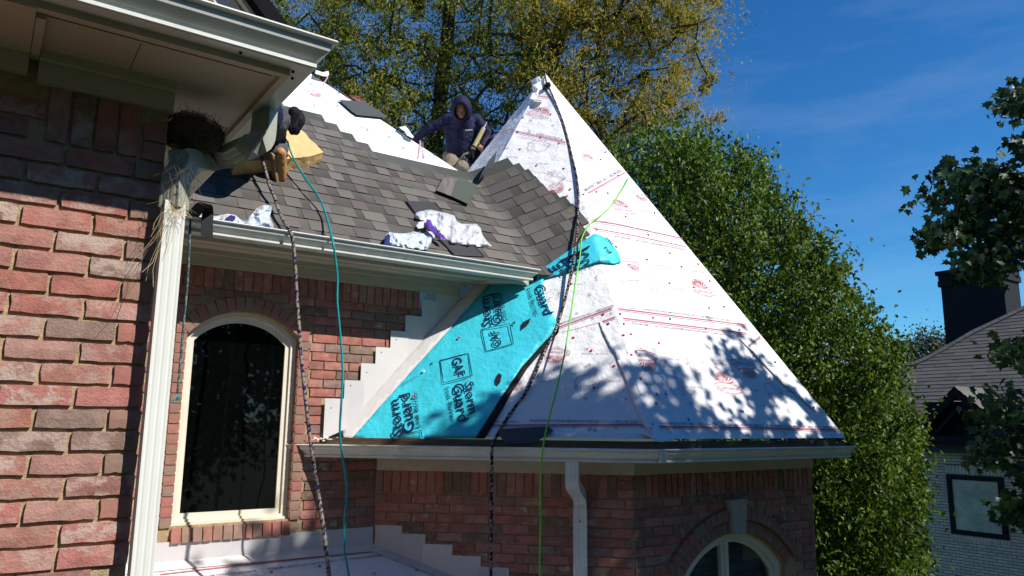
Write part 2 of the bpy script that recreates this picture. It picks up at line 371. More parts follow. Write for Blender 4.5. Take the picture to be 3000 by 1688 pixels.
for k in range(-15, 11):
    z0 = 5.178 + k * CB; zc = z0 + CB / 2
    if z0 < 4.21: continue
    base = 2.03 if k % 2 == 0 else 2.13
    es = [base + .2 * n for n in range(-6, 4)]
    # jamb headers
    if zc < 5.64:
        for a, b in ((1.068, 1.140), (1.93, 2.005)):
            if zc > 5.58 and a > 1.5 and False: continue
            if zc > WZ0 - .005: putB(((a + b) / 2, VB, zc), b - a - .006, CB - .01, headB, .004)
        ranges = [(UA, 1.063), (2.012, KC.x)]
    else:
        # above spring: skip what the ring covers
        c = (ring0[0] + ring0[1]) / 2; h = (ring0[1] - ring0[0]) / 2; r = ring0[3] - ring0[2]; Rr = (h * h + r * r) / (2 * r)
        dz = z0 - (ring0[3] - Rr); d = Rr * Rr - dz * dz
        if d > 0 and zc < ring0[3] and zc > ring0[2]: w = math.sqrt(d); ranges = [(UA, c - w - .005), (c + w + .005, KC.x + 1.1)]
        elif zc <= ring0[2]: ranges = [(UA, ring0[0] - .005), (ring0[1] + .01, KC.x + 1.1)]
        else: ranges = [(UA, KC.x + 1.1)]
    if zc > 5.0: ranges = [(a, 3.7 if b > 2.3 else b) for a, b in ranges]
    if z0 > 5.87: continue
    allE = sorted(es + [base + .2 * n for n in range(4, 9)])
    for a, b in zip(allE[:-1], allE[1:]):
        for ra, rb in ranges:
            aa, bb = max(a, ra), min(b, rb)
            if bb - aa < .025: continue
            uc = (aa + bb) / 2
            if hidden_by_step(aa + .02, zc): continue
            if 4.86 < zc and uc > 3.5: continue
            if WZ0 < zc < 5.6 and WU0 < uc < WU1: continue
            m = headB if (bb - aa < .11 or random.random() < .12) else brickB
            if aa >= 1.0 or zc > 5.6:
                putB((uc, VB, zc), bb - aa - .009, CB - .010, m)
            else: gs.brick((uc, VB, zc), X, Z, Y, bb - aa - .009, CB - .010, .09)
u = UA + .05
while u < 3.7:                                                     # soldier course under the eave
    if u > .95 and not hidden_by_step(u, 5.99): putB((u, VB, 5.918 + .086), .057, .166, brickB)
    elif u <= .95: gs.brick((u, VB, 6.004), X, Z, Y, .057, .166, .09)
    u += .0685
# arch ring
c = (ring0[0] + ring0[1]) / 2; h = (ring0[1] - ring0[0]) / 2; r = ring0[3] - ring0[2]; Rr = (h * h + r * r) / (2 * r); a0 = math.asin(h / Rr); n = 15
for i in range(n):
    t = -a0 + 2 * a0 * (i + .5) / n; d = V3((math.sin(t), 0, math.cos(t))); x = V3((math.cos(t), 0, -math.sin(t)))
    putB(V3((c, VB, ring0[3] - Rr)) + d * (Rr - .052), 2 * a0 * Rr / n - .012, .098, headB, .007, x, d)
for i in range(12):                                                # rowlock sill
    uu = 1.155 + i * .0665
    zd = V3((0, .35, .94)).normalized(); putB((uu + .02, VB - .012, 4.252), .058, .095, headB, .004, X, zd)
o = gs.build('brick_courses', brickB, wB); o['kind'] = 'stuff'
g = MB()
for k in range(0, 19):                                              # brick returns inside the window reveal
    z0 = 4.32 + k * CB
    if z0 < 5.56: g.box((WU1 + .001, VB + .002, z0), (WU1 + .09, VB + .085, z0 + CB - .01)); g.box((WU0 - .09, VB + .002, z0), (WU0 - .001, VB + .085, z0 + CB - .01))
o = g.build('reveal_bricks', headB, wB); o['kind'] = 'stuff'

# --- window B
def ring(mb, A, B, v0, v1, n=16):     # frame between arch outlines A (outer) and B (inner)
    a = arch(*A, n, v0); b = arch(*B, n, v0); k = len(a); d = V3((0, v1 - v0, 0))
    vs = a + b + [p + d for p in a] + [p + d for p in b]
    fs = []
    for i in range(k):
        j = (i + 1) % k; fs += [(i, j, k + j, k + i), (2 * k + i, 3 * k + i, 3 * k + j, 2 * k + j), (k + i, k + j, 3 * k + j, 3 * k + i), (i, 2 * k + i, 2 * k + j, j)]
    mb.add(vs, fs)
wv = VB + .055
winB = empty('window', (1.53, wv, WZ0), house)
g = MB(); ring(g, (WU0, WU1, WZ0, WZS, WZC), (1.178, 1.885, 4.345, 5.575, 5.735), wv, wv + .06); g.build('frame', framem, winB)
g = MB(); ring(g, (1.178, 1.885, 4.345, 5.575, 5.735), (1.205, 1.850, 4.382, 5.55, 5.695), wv + .018, wv + .06); g.build('sash', framem, winB)
g = MB(); g.box((WU0 - .01, wv - .022, WZ0 - .012), (WU1 + .01, wv + .03, WZ0 + .018)); g.build('sill', framem, winB)
def pane(name, A, v, m, parent, th=.006):
    a = arch(*A, 16, v); g = MB(); g.prism(a, (0, th, 0)); return g.build(name, m, parent)
pane('pane', (1.200, 1.855, 4.377, 5.545, 5.70), wv + .035, glassm, winB)
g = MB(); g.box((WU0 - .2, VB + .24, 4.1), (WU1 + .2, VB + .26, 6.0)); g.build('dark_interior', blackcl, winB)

# --- tower walls (C, D and the ones round the back)
xC = V3((q, -q, 0)); nCi = V3((q, q, 0)); LC = (KD - KC).length
twE = V3((6.151, 4.12, 0)); R5 = 2.174
back = [twE, twE + V3((q, q, 0)) * R5, twE + V3((q, q, 0)) * R5 + V3((0, R5, 0)), V3((6.151, 4.12 + 2.414 * R5, 0)), V3((3.977, 4.12 + 2.414 * R5, 0))]
g = MB()
g.obox(KC + nCi * .012 + V3((0, 0, 0)), xC * LC, nCi * .25, (0, 0, 4.74))
AD = (4.462, 5.712, 2.2, 3.87, 4.150)
wall_with_arch(g, KD.x + .012, twE.x - .01, 0, 4.74, 4.12 + .012, .25, AD)
for a, b in zip(back[:-1], back[1:]):
    d = (b - a).normalized(); nn = V3((-d.y, d.x, 0)); g.obox(a, b - a, nn * .25, (0, 0, 4.74))
wT = g.build('wall', mortar, house)
g = BrickStuff()
def zigC(s, z): return KC + xC * s + V3((0, 0, z))
for s in np.arange(.035, LC - .12, .0685): g.brick(zigC(s, 4.553), xC, Z, nCi, .057, .166, .08)
for k in range(0, 62):
    zc = 4.43 - k * CB
    for s in np.arange((k % 2) * .1 - .1, LC, .2):
        a, b = max(s, .006), min(s + .2, LC - .004)
        if b - a > .03: g.brick(zigC((a + b) / 2, zc), xC, Z, nCi, b - a - .009, CB - .01, .08)
for zc in (4.50, 4.568, 4.63): g.brick(zigC(LC - .06, zc), xC, Z, nCi, .11, CB - .01, .08)
uc_, hw = 5.087, .625
def in_archD(u, z, m=0):
    return abs(u - uc_) < .81 + m and z < arch_z(u, uc_ - .80, uc_ + .80, 3.95, 4.345) + .0 and z > 2.2
for u in np.arange(KD.x + .16, twE.x - .02, .0685): g.brick((u, 4.12, 4.553), X, Z, Y, .057, .166, .08)
for k in range(0, 62):
    zc = 4.43 - k * CB
    for s in np.arange(KD.x + (k % 2) * .1 - .1, twE.x, .2):
        a, b = max(s, KD.x + .006), min(s + .2, twE.x - .006)
        if b - a > .03 and not in_archD((a + b) / 2, zc) and not (zc <= 3.95 and abs((a + b) / 2 - uc_) < .74 and zc > 2.2): g.brick(((a + b) / 2, 4.12, zc), X, Z, Y, b - a - .009, CB - .01, .08)
for zc in (4.50, 4.568, 4.63): g.brick((KD.x + .06, 4.12, zc), X, Z, Y, .11, CB - .01, .08)
o = g.build('brick_courses', brickB, wT); o['kind'] = 'stuff'
# the two arch rings: individual bricks
for (za, hb, pr, nn) in ((4.345, .085, .03, 25), (4.245, .085, .008, 23)):
    hw2 = .80 - (4.345 - za); r = .30 + (.09 if za > 4.3 else .03); Rr = (hw2 * hw2 + r * r) / (2 * r); a0 = math.asin(hw2 / Rr)
    for i in range(nn):
        t = -a0 + 2 * a0 * (i + .5) / nn
        if abs(t) < .075: continue
        d = V3((math.sin(t), 0, math.cos(t))); x = V3((math.cos(t), 0, -math.sin(t)))
        brick(wT, V3((uc_, 4.12, za - Rr)) + d * (Rr - hb / 2), x, d, Y, 2 * a0 * Rr / nn - .008, hb, .1, headB, False, pr)
g = MB(); g.prism([(4.978, 4.07, 4.415), (5.195, 4.07, 4.415), (5.150, 4.07, 4.150), (5.026, 4.07, 4.150)], (0, .12, 0))
keym = mat('limestone', (.38, .37, .33), .9, .15, 12, .6, 50, .1); g.build('keystone', keym, wT)
winD = empty('window', (uc_, 4.17, 2.2), house)
g = MB(); ring(g, AD, (4.53, 5.64, 2.28, 3.82, 4.105), 4.17, 4.23); g.build('frame', framem, winD)
g = MB(); ring(g, (4.53, 5.64, 2.28, 3.82, 4.105), (4.565, 5.60, 2.31, 3.80, 4.075), 4.19, 4.23); g.build('sash', framem, winD)
g = MB(); g.box((4.975, 4.18, 2.3), (5.065, 4.228, 4.098)); g.box((5.008, 4.165, 2.3), (5.032, 4.18, 4.10)); g.build('mullion', framem, winD)
pane('pane', (4.55, 5.62, 2.3, 3.81, 4.09), 4.212, glass('shutter_glass', (.05, .065, .065)), winD)
MATS['shutter_glass'].node_tree.nodes['Principled BSDF'].inputs['Alpha'].default_value = .45
for i in range(20):
    for a, b in ((4.60, 4.99), (5.06, 5.57)):
        z = 3.98 - i * .075
        g = MB(); g.obox((a, 4.26, z), (b - a, 0, 0), (0, .035, .055), (0, .006, -.004))
        if z > 3.3 and z < arch_z((a + b) / 2, 4.53, 5.64, 3.6, 4.105): g.build('shutter_slat', shutm, winD)
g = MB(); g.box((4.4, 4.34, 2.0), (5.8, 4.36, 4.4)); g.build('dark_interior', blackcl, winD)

# ------------------------------------------------------------------ eaves: soffits, friezes, gutters
eaveA = empty('eave', (0, 2.5, 6.1), house)
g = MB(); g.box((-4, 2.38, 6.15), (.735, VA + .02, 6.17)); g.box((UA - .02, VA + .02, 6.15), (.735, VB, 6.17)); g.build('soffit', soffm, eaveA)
g = MB(); g.box((-4, 2.357, 6.126), (.022, VA + .0, 6.149)); g.build('soffit_box', soffm, eaveA)
g = MB(); g.box((-4, VA - .04, 6.07), (.022, VA + .01, 6.126)); g.build('crown_moulding', soffm, eaveA)
g = MB(); g.box((.024, 2.41, 6.125), (.048, VA - .002, 6.149)); g.build('soffit_trim', soffm, eaveA)
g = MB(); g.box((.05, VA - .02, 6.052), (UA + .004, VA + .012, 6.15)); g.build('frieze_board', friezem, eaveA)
g = MB(); g.box((.05, VA - .045, 6.120), (UA + .004, VA - .02, 6.15)); g.build('crown_moulding', friezem, eaveA)
g = MB(); g.box((-4, 2.355, 6.130), (.74, 2.382, 6.20)); g.build('fascia_trim', soffm, eaveA)
g = MB(); g.box((.717, 2.384, 6.130), (.74, VB - .4, 6.20)); g.build('fascia_trim', soffm, eaveA)
g = MB(); g.box((-4, 2.43, 6.148), (.70, 2.434, 6.1495)); g.box((.30, 2.45, 6.1488), (.303, 2.67, 6.1498)); g.build('soffit_joint', woodm, eaveA)
GP = [(0, .002), (0, 0), (.082, 0), (.088, .004), (.088, .016), (.080, .020), (.084, .030), (.100, .042), (.118, .058), (.122, .070), (.122, .080), (.136, .083), (.140, .088), (.136, .095), (.120, .095), (.120, .092), (.116, .070), (.098, .048), (.078, .034), (.076, .006), (.004, .006), (.004, .09), (0, .09)]
def gutter(name, path, parent, m, k=1.0, caps=(1, 1), zk=1.0):
    """path: list of (point at fascia/bottom-back, outward direction [mitred])"""
    rings = [[p + o * (a * k) + Z * (b * zk) for a, b in GP] for p, o in path]; n = len(GP)
    vs = [v for r_ in rings for v in r_]; fs = []
    for i in range(len(rings) - 1):
        for j in range(n):
            jj = (j + 1) % n; fs.append((i * n + j, i * n + jj, (i + 1) * n + jj, (i + 1) * n + j))
    me = MB(); me.add(vs, fs)
    for c_, i in ((caps[0], 0), (caps[1], len(rings) - 1)):
        if c_:
            p, o = path[i]; ol = [(0, 0), (.084, 0), (.088, .016), (.084, .03), (.118, .058), (.124, .08), (.138, .09), (0, .093)]
            tn = (path[1][0] - path[0][0]).normalized() * (.002 if i else -.002)
            me.prism([p + o * (a * k) + Z * (b * zk) for a, b in ol], tn)
    return me.build(name, m, parent)
gA = gutter('gutter', [(V3((-4, 2.385, 6.152)), V3((0, -1, 0))), (V3((.72, 2.385, 6.152)), V3((1, -1, 0))), (V3((.72, 5.05, 6.152)), V3((1, 0, 0)))], eaveA, gutm, 1.0)
for p in ((.57, 2.33), (.765, 2.41), (.75, 2.36)):
    g = MB(); g.tube([(p[0], p[1], 6.146), (p[0], p[1], 6.154)], .005, 8); g.build('gutter_screw', blackm, gA)
# gable above the near gutter
gable = empty('gable', (0, 2.6, 6.3), house)
g = MB(); g.prism([(-3.9, 2.66, 6.2), (.52, 2.66, 6.2), (-1.75, 2.66, 9.3)], (0, .12, 0)); g.build('gable_wall', darkwood, gable)
def rake(name, bl, br, tl, tr, v0, v1, m, up=7):
    """board of the sloping gable edge: its foot spans bl-br, its upper end lies along tl-tr"""
    A_, B_, C2, D2 = (PV(v0).hit(*p) for p in (bl, br, tl, tr)); dl = (C2 - A_).normalized() * up; dr = (D2 - B_).normalized() * up; dl = (dl + dr) / 2
    A_ = A_ - dl * .03; B_ = B_ - dl * .03
    g = MB(); g.prism([A_, B_, B_ + dl, A_ + dl], (0, v1 - v0, 0)); return g.build(name, m, gable)
rake('rake_frieze', (645, 30), (724, 56), (624, 0), (688, 0), 2.54, 2.62, framem, 3.2)
rake('rake_trim', (723, 55), (752, 64), (688, 0), (706, 0), 2.56, 2.64, soffm, 3.2)
rake('rake_bead', (752, 64), (771, 69), (706, 0), (719, 0), 2.515, 2.60, framem, 3.2)
rake('rake_fascia', (770, 69), (798, 76), (718, 0), (741, 0), 2.545, 2.62, soffm, 3.2)
rake('roof_edge', (797, 76), (861, 95), (740, 0), (793, 0), 2.47, 5.2, mat('roof_edge_black', (.012, .012, .014), .95, .2, 20, spec=.05), 3.2)
# eave of wall B
eaveB = empty('eave', (2.2, 5.3, 6.1), house)
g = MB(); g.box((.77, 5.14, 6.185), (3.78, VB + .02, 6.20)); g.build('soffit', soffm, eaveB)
g = MB(); g.box((.77, 5.325, 6.1835), (3.70, 5.331, 6.187)); g.build('soffit_joint', woodm, eaveB)
g = MB(); g.box((1.9, 5.20, 6.183), (2.02, 5.30, 6.186)); g.build('soffit_vent', soffm, eaveB)
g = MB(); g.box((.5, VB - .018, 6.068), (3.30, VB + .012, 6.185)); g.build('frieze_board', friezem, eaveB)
g = MB(); g.box((.5, VB - .042, 6.150), (3.36, VB - .018, 6.186)); g.build('crown_moulding', friezem, eaveB)
g = MB(); g.box((.77, 5.122, 6.160), (3.76, 5.14, 6.27)); g.build('fascia', soffm, eaveB)
gBp = [(V3((.75, 5.12, 6.185)), V3((0, -1, 0))), (V3((3.66, 5.12, 6.185)), V3((.9, -1, 0)))]
gB = gutter('gutter', gBp, eaveB, gutm)
g = MB(); g.prism([(3.42, 5.11, 6.17), (3.74, 5.11, 6.17), (3.74, 5.40, 6.3), (3.42, 5.40, 6.17)], (0, 0, .012)); g.build('eave_return', soffm, eaveB)
# tower eave
eaveT = empty('eave', (4.0, 4.0, 4.7), house)
offC = lambda off, s: V3((KC.x, KC.y, 0)) + xC * s - nCi * off
def cornerCD(off): return V3((KD.x - off * math.tan(R(22.5)), KD.y - off, 0))
def polyT(off, z, s0=-.0, uend=6.2):
    c = cornerCD(off); return [V3((c.x, c.y, z)) + (-xC) * ((c - offC(off, s0)).length), V3((c.x, c.y, z)), V3((uend, c.y, z))]
def slab(name, off0, off1, z0, z1, s0, ue, m, parent):
    a = polyT(off0, z0, s0, ue); b = polyT(off1, z0, s0, ue); g = MB()
    for i in (0, 1): g.prism([a[i], a[i + 1], b[i + 1], b[i]], (0, 0, z1 - z0))
    return g.build(name, m, parent)
slab('frieze_board', -.0, .022, 4.636, 4.745, .02, 6.155, friezem, eaveT)
slab('soffit', .0, .30, 4.746, 4.762, -.1, 6.3, soffm, eaveT)
slab('fascia', .295, .315, 4.745, 4.86, -.55, 6.2, woodm, eaveT)
slab('roof_deck_edge', .20, .30, 4.862, 4.882, -.45, 6.1, woodm, eaveT)
g = MB()
for i in range(5): g.box((4.3 + i * .4, 3.86, 4.78), (4.33 + i * .4, 4.1, 4.86))
g.build('rafter_tails', woodm, eaveT)
cc = cornerCD(.315)
pT = [(offC(.315, -.53) + Z * 4.742, -nCi), (V3((cc.x, cc.y, 4.742)), V3((-math.tan(R(22.5)), -1, 0))), (V3((6.13, cc.y, 4.742)), V3((0, -1, 0)))]
gT = gutter('gutter', pT, eaveT, gutm)
g = MB(); p_ = V3((cc.x - .045, cc.y - .125, 4.742)); g.obox(p_ + V3((-.0, -.012, .005)), (.05, 0, 0), (0, .01, 0), (0, 0, .085)); g.build('gutter_joiner', whitep, gT)

# ------------------------------------------------------------------ downspouts
def sweep_rect(mb, pts, w, d, side, flute=3, m=0):
    """rounded fluted rectangular pipe"""
    prof = []
    hw_, hd = w / 2, d / 2
    for i in range(flute * 4 + 1):
        x = -hw_ + w * i / (flute * 4); prof.append((x, -hd + (.0013 if i % 4 == 2 else 0)))
    prof += [(hw_, -hd + .004)] + [(hw_, hd)] + [(-hw_, hd)]
    n = len(prof); rings = []; pts = [V3(p) for p in pts]
    for i, p in enumerate(pts):
        t = (pts[min(i + 1, len(pts) - 1)] - pts[max(i - 1, 0)]).normalized(); s = (V3(side) - t * V3(side).dot(t)).normalized(); f = t.cross(s)
        rings.append([p + s * a - f * b for a, b in prof])
    vs = [v for r_ in rings for v in r_]
    fs = [(i * n + j, i * n + (j + 1) % n, (i + 1) * n + (j + 1) % n, (i + 1) * n + j) for i in range(len(pts) - 1) for j in range(n)]
    fs += [list(range(n))[::-1], [(len(pts) - 1) * n + j for j in range(n)]]
    mb.add(vs, fs, m)
dsA = empty('downspout', (.42, 2.68, 0), house)
P0 = PZ(6.152).hit(777, 322); u0_ = .79
dc = PV(2.672).hit(500, 711)
g = MB(); sweep_rect(g, [(dc.x, 2.672, 5.72), (dc.x, 2.672, 4.2), (dc.x, 2.672, 0.1)], .066, .055, (1, 0, 0)); g.build('pipe', spoutm, dsA)
el = smooth_path([(P0.x, P0.y, 6.155), (P0.x, P0.y, 6.07), (P0.x - .01, P0.y - .012, 6.03), (P0.x - .05, P0.y - .05, 5.985), (.62, 2.84, 5.945), (.50, 2.725, 5.90), (dc.x + .025, 2.69, 5.865), (dc.x, 2.674, 5.80), (dc.x, 2.672, 5.70)], 4)
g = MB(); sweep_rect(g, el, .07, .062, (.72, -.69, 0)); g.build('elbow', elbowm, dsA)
dsT = empty('downspout', (3.4, 4.5, 0), house)
a_ = Pl((-q, -q, 0), KC - nCi * .36).hit(1677, 1400); b_ = Pl((-q, -q, 0), KC - nCi * .04).hit(1700, 1500)
sd = xC
tp = [V3((a_.x, a_.y, 4.74)), V3((a_.x, a_.y, 4.66)), V3((a_.x, a_.y, 4.60)), V3((a_.x * .8 + b_.x * .2, a_.y * .8 + b_.y * .2, 4.565)), V3((a_.x * .2 + b_.x * .8, a_.y * .2 + b_.y * .8, 4.50)), V3((b_.x, b_.y, 4.45)), V3((b_.x, b_.y, 4.38))]
g = MB(); sweep_rect(g, smooth_path(tp, 4), .092, .068, sd); g.build('elbow', spoutm, dsT)
g = MB(); sweep_rect(g, [V3((b_.x, b_.y, 4.40)), V3((b_.x, b_.y, 4.0)), V3((b_.x, b_.y, .1))], .098, .072, sd); g.build('pipe', spoutm, dsT)
for z in (4.31, 3.85):
    g = MB(); pp = V3((b_.x, b_.y, z)) - nCi * .04; g.tube([pp, pp - nCi * .004], .006, 8); g.build('screw', blackm, dsT)

# ------------------------------------------------------------------ drape / ribbon / text on a surface
def drape(poly, surf, off=.004, res=14, zf=None, thick=0):
    P2 = [V3((x, y)).to_2d() if False else Vector((x, y)) for x, y in poly]
    # densify boundary
    B = []
    for a, b in zip(P2, P2[1:] + P2[:1]):
        k = max(1, int((b - a).length / res)); B += [a + (b - a) * (i / k) for i in range(k)]
    nb = len(B); xs = [p.x for p in B]; ys = [p.y for p in B]
    def inside(x, y):
        c_ = False; j = nb - 1
        for i in range(nb):
            if (B[i].y > y) != (B[j].y > y) and x < (B[j].x - B[i].x) * (y - B[i].y) / (B[j].y - B[i].y) + B[i].x: c_ = not c_
            j = i
        return c_
    pts = list(B); y = min(ys)
    row = 0
    while y < max(ys):
        x = min(xs) + (row % 2) * res / 2
        while x < max(xs):
            if inside(x, y) and min((p.x - x) ** 2 + (p.y - y) ** 2 for p in B) > (res * .45) ** 2: pts.append(Vector((x, y)))
            x += res
        y += res; row += 1
    r_ = delaunay_2d_cdt(pts, [], [list(range(nb))], 1, .001)
    vs = []
    for i, p in enumerate(r_[0]):
        P, n = surf(p.x, p.y); e = min(((b.x - p.x) ** 2 + (b.y - p.y) ** 2) ** .5 for b in B)
        o_ = off + (zf(p.x, p.y, e) if zf else 0); P, n = surf(p.x, p.y, o_); vs.append(P)
    fs = [list(f)[::-1] for f in r_[2]]
    if thick:
        n = len(vs); c_ = {}
        for f in fs:
            for a, b in zip(f, f[1:] + f[:1]): c_[(a, b)] = 1
        ed = [(a, b) for (a, b) in c_ if (b, a) not in c_]
        lo = []
        for i, p in enumerate(r_[0]):
            P, nn = surf(p.x, p.y, off - thick); lo.append(P)
        vs += lo; fs += [[i + n for i in f[::-1]] for f in fs] + [(b, a, a + n, b + n) for a, b in ed]
    return vs, fs
def sheet(name, poly, surf, m, parent, off=.004, res=14, zf=None, smooth=True, thick=0):
    vs, fs = drape(poly, surf, off, res, zf, thick); return obj(name, mesh(name, vs, fs, m, None, smooth), parent)
def ribbon(mb, px, surf, w, off=.006, m=0, seg=18):
    pts = []
    for (x0, y0), (x1, y1) in zip(px[:-1], px[1:]):
        k = max(1, int(math.hypot(x1 - x0, y1 - y0) / seg)); pts += [(x0 + (x1 - x0) * i / k, y0 + (y1 - y0) * i / k) for i in range(k)]
    pts.append(px[-1]); H = [surf(x, y, off) for x, y in pts]; vs = []
    for i, (P, n) in enumerate(H):
        t = (H[min(i + 1, len(H) - 1)][0] - H[max(i - 1, 0)][0]).normalized(); s = n.cross(t).normalized() * (w / 2); vs += [P - s, P + s]
    mb.add(vs, [(2 * i, 2 * i + 2, 2 * i + 3, 2 * i + 1) for i in range(len(H) - 1)], m)
TXT = {}
def text_geo(s, bold=0.0):
    if (s, bold) in TXT: return TXT[(s, bold)]
    c = bpy.data.curves.new('lettering', 'FONT'); c.body = s; c.resolution_u = 2; c.offset = bold; c.size = 1; c.fill_mode = 'FRONT'
    o = bpy.data.objects.new('lettering', c); COL.objects.link(o); bpy.context.view_layer.update()
    me = bpy.data.meshes.new_from_object(o); vs = [tuple(v.co) for v in me.vertices]; fs = [tuple(p.vertices) for p in me.polygons]
    bpy.data.objects.remove(o); bpy.data.curves.remove(c); bpy.data.meshes.remove(me)
    x0 = min(v[0] for v in vs); x1 = max(v[0] for v in vs); TXT[(s, bold)] = (vs, fs, x0, x1); return TXT[(s, bold)]
def text(mb, s, p0, p1, surf, off=.007, bold=0.0, hk=1.0, m=0, h=None):
    """lettering whose baseline runs from p0 to p1; hk scales height against natural"""
    vs, fs, x0, x1 = text_geo(s, bold); A, n = surf(*p0, off); B_, n2 = surf(*p1, off)
    d = B_ - A; Lw = d.length; x = d.normalized(); y = n.cross(x).normalized(); k = Lw / (x1 - x0); hy = k * hk if h is None else h / .7
    mb.add([A + x * ((v[0] - x0) * k) + y * (v[1] * hy) for v in vs], fs, m)
def line2(mb, pts, A, x, y, w, n, closed=False, m=0):
    """polyline ribbon in local 2D frame (A origin, x,y world vectors scaled)"""
    P = [A + x * a + y * b for a, b in pts]
    if closed: P.append(P[0])
    for a, b in zip(P[:-1], P[1:]):
        t = (b - a)
        if t.length < 1e-6: continue
        s = n.cross(t.normalized()) * (w / 2); mb.add([a - s, b - s, b + s, a + s], [(0, 1, 2, 3)], m)
def frame2(p0, p1, surf, off):
    A, n = surf(*p0, off); B_, _ = surf(*p1, off); x = (B_ - A); y = n.cross(x.normalized()) * x.length; return A, x, y, n
BADGE = [(0, .14), (.06, .14), (.10, .10), (.22, .10), (.27, .04), (.73, .04), (.78, .10), (.90, .10), (.94, .14), (1, .14), (1, .36), (.94, .36), (.88, .42), (.80, .42), (.76, .46), (.24, .46), (.20, .42), (.12, .42), (.06, .36), (0, .36)]
def logo(mb, p0, p1, surf, off=.0075):
    A, x, y, n = frame2(p0, p1, surf, off); Lw = x.length; y = y * .8
    line2(mb, BADGE, A, x, y, Lw * .014, n, True)
    line2(mb, [(.04 + a * .92, .03 + b * .88) for a, b in BADGE], A, x, y, Lw * .007, n, True)
    c = (.5, .44)
    for i in range(9):
        a0 = math.pi * (.06 + i * .098); a1 = a0 + .165
        mb.add([A + x * (c[0] + .05 * math.cos(a0)) + y * (c[1] + .05 * math.sin(a0)), A + x * (c[0] + .33 * math.cos(a0)) + y * (c[1] + .40 * math.sin(a0)), A + x * (c[0] + .33 * math.cos(a1)) + y * (c[1] + .40 * math.sin(a1))], [(0, 1, 2)])
    line2(mb, [(c[0] + .36 * math.cos(t), c[1] + .44 * math.sin(t)) for t in np.linspace(0, math.pi, 12)], A, x, y, Lw * .018, n)
    for s, a, b, yy, bold in (('ELEPHANT', .09, .91, .17, .0), ('SKIN', .38, .62, -.08, 0)):
        vs, fs, x0, x1 = text_geo(s, bold); k = (b - a) / (x1 - x0); mb.add([A + x * (a + (v[0] - x0) * k) + y * (yy + v[1] * k * (1.15 if a < .2 else .8)) for v in vs], fs)
ELE = [(.02, .10), (.00, .45), (.08, .66), (.22, .74), (.40, .72), (.50, .80), (.62, .84), (.74, .78), (.80, .64), (.84, .52), (1.0, .46), (.86, .44), (.88, .30), (.84, .16), (.78, .12), (.80, .24), (.76, .38), (.70, .40), (.66, .30), (.66, .04), (.54, .03), (.52, .26), (.40, .30), (.30, .26), (.20, .28), (.22, .04), (.10, .02), (.09, .30), (.05, .30)]
EAR = [(.56, .74), (.50, .60), (.56, .46), (.62, .44), (.66, .56), (.62, .70)]
def ele(mb, p0, p1, surf, off=.0075):
    A, x, y, n = frame2(p0, p1, surf, off); Lw = x.length
    line2(mb, ELE, A, x, y, Lw * .014, n, True); line2(mb, EAR, A, x, y, Lw * .012, n)
    line2(mb, [(.70, .48), (.80, .40), (.92, .42)], A, x, y, Lw * .012, n)

# ------------------------------------------------------------------ the pointed tower roof
troof = empty('tower_roof', (APEX.x, APEX.y, 4.88), house)
def CDcorner(z):                      # point where planes C, D meet at height z
    t = (APEX.z - z) / SL; return V3((APEX.x - t * math.tan(R(22.5)), APEX.y - t, z))
zE = 4.90; c2 = CDcorner(zE); t_ = (APEX.z - zE) / SL
c3 = V3((6.30, APEX.y - t_, zE)); c4 = V3((APEX.x + t_, APEX.y - 1.1, zE)); c5 = V3((APEX.x + t_, APEX.y + 1.13, zE))
c6 = V3((APEX.x + 1.13, APEX.y + t_, zE)); c7 = V3((APEX.x - 1.13, APEX.y + t_, zE)); c8 = V3((APEX.x - t_, APEX.y + 1.13, zE)); c1 = V3((APEX.x - t_, APEX.y - 1.13, zE))
# face C is cut where it meets wall B: keep v<VB for low part -> polygon via wall line
uL = (planeC.c - planeC.n.z * zE - planeC.n.y * (VB - .0)) / planeC.n.x
def sag(P):                           # the sheets follow the deck with slight unevenness
    return mnoise.noise(P * 1.7) * .010 + mnoise.noise(P * 6.0) * .0035
def trimesh(name, A_, B_, C_, m, parent, n=26, nrm=None, amp=1.0, thick=.0):
    vs = []; idx = {}; nrm = V3(nrm)
    for i in range(n + 1):
        for j in range(n + 1 - i):
            P = A_ + (B_ - A_) * (i / n) + (C_ - A_) * (j / n); e = min(i, j, n - i - j); idx[(i, j)] = len(vs)
            vs.append(P + nrm * (sag(P) * amp if e > 0 else 0))
    fs = []
    for i in range(n):
        for j in range(n - i):
            fs.append((idx[(i, j)], idx[(i + 1, j)], idx[(i, j + 1)]))
            if i + j < n - 1: fs.append((idx[(i + 1, j)], idx[(i + 1, j + 1)], idx[(i, j + 1)]))
    return obj(name, mesh(name, vs, fs, m, None, True), parent)
cL = V3((uL, VB, zE)); 
trimesh('underlayment_sheet', c2, APEX, c1, under, troof, 44, planeC.n, .35)
trimesh('underlayment_sheet', c3, APEX, c2, under, troof, 30, planeD.n, .25)
trimesh('underlayment_sheet', c1, APEX, c8, underW, troof, 40, planeW.n, 3.0)
g = MB()
for a, b in ((c3, c4), (c4, c5), (c5, c6), (c6, c7), (c7, c8)): g.add([APEX, a, b], [(0, 2, 1)])
g.build('underlayment_sheet', under, troof)
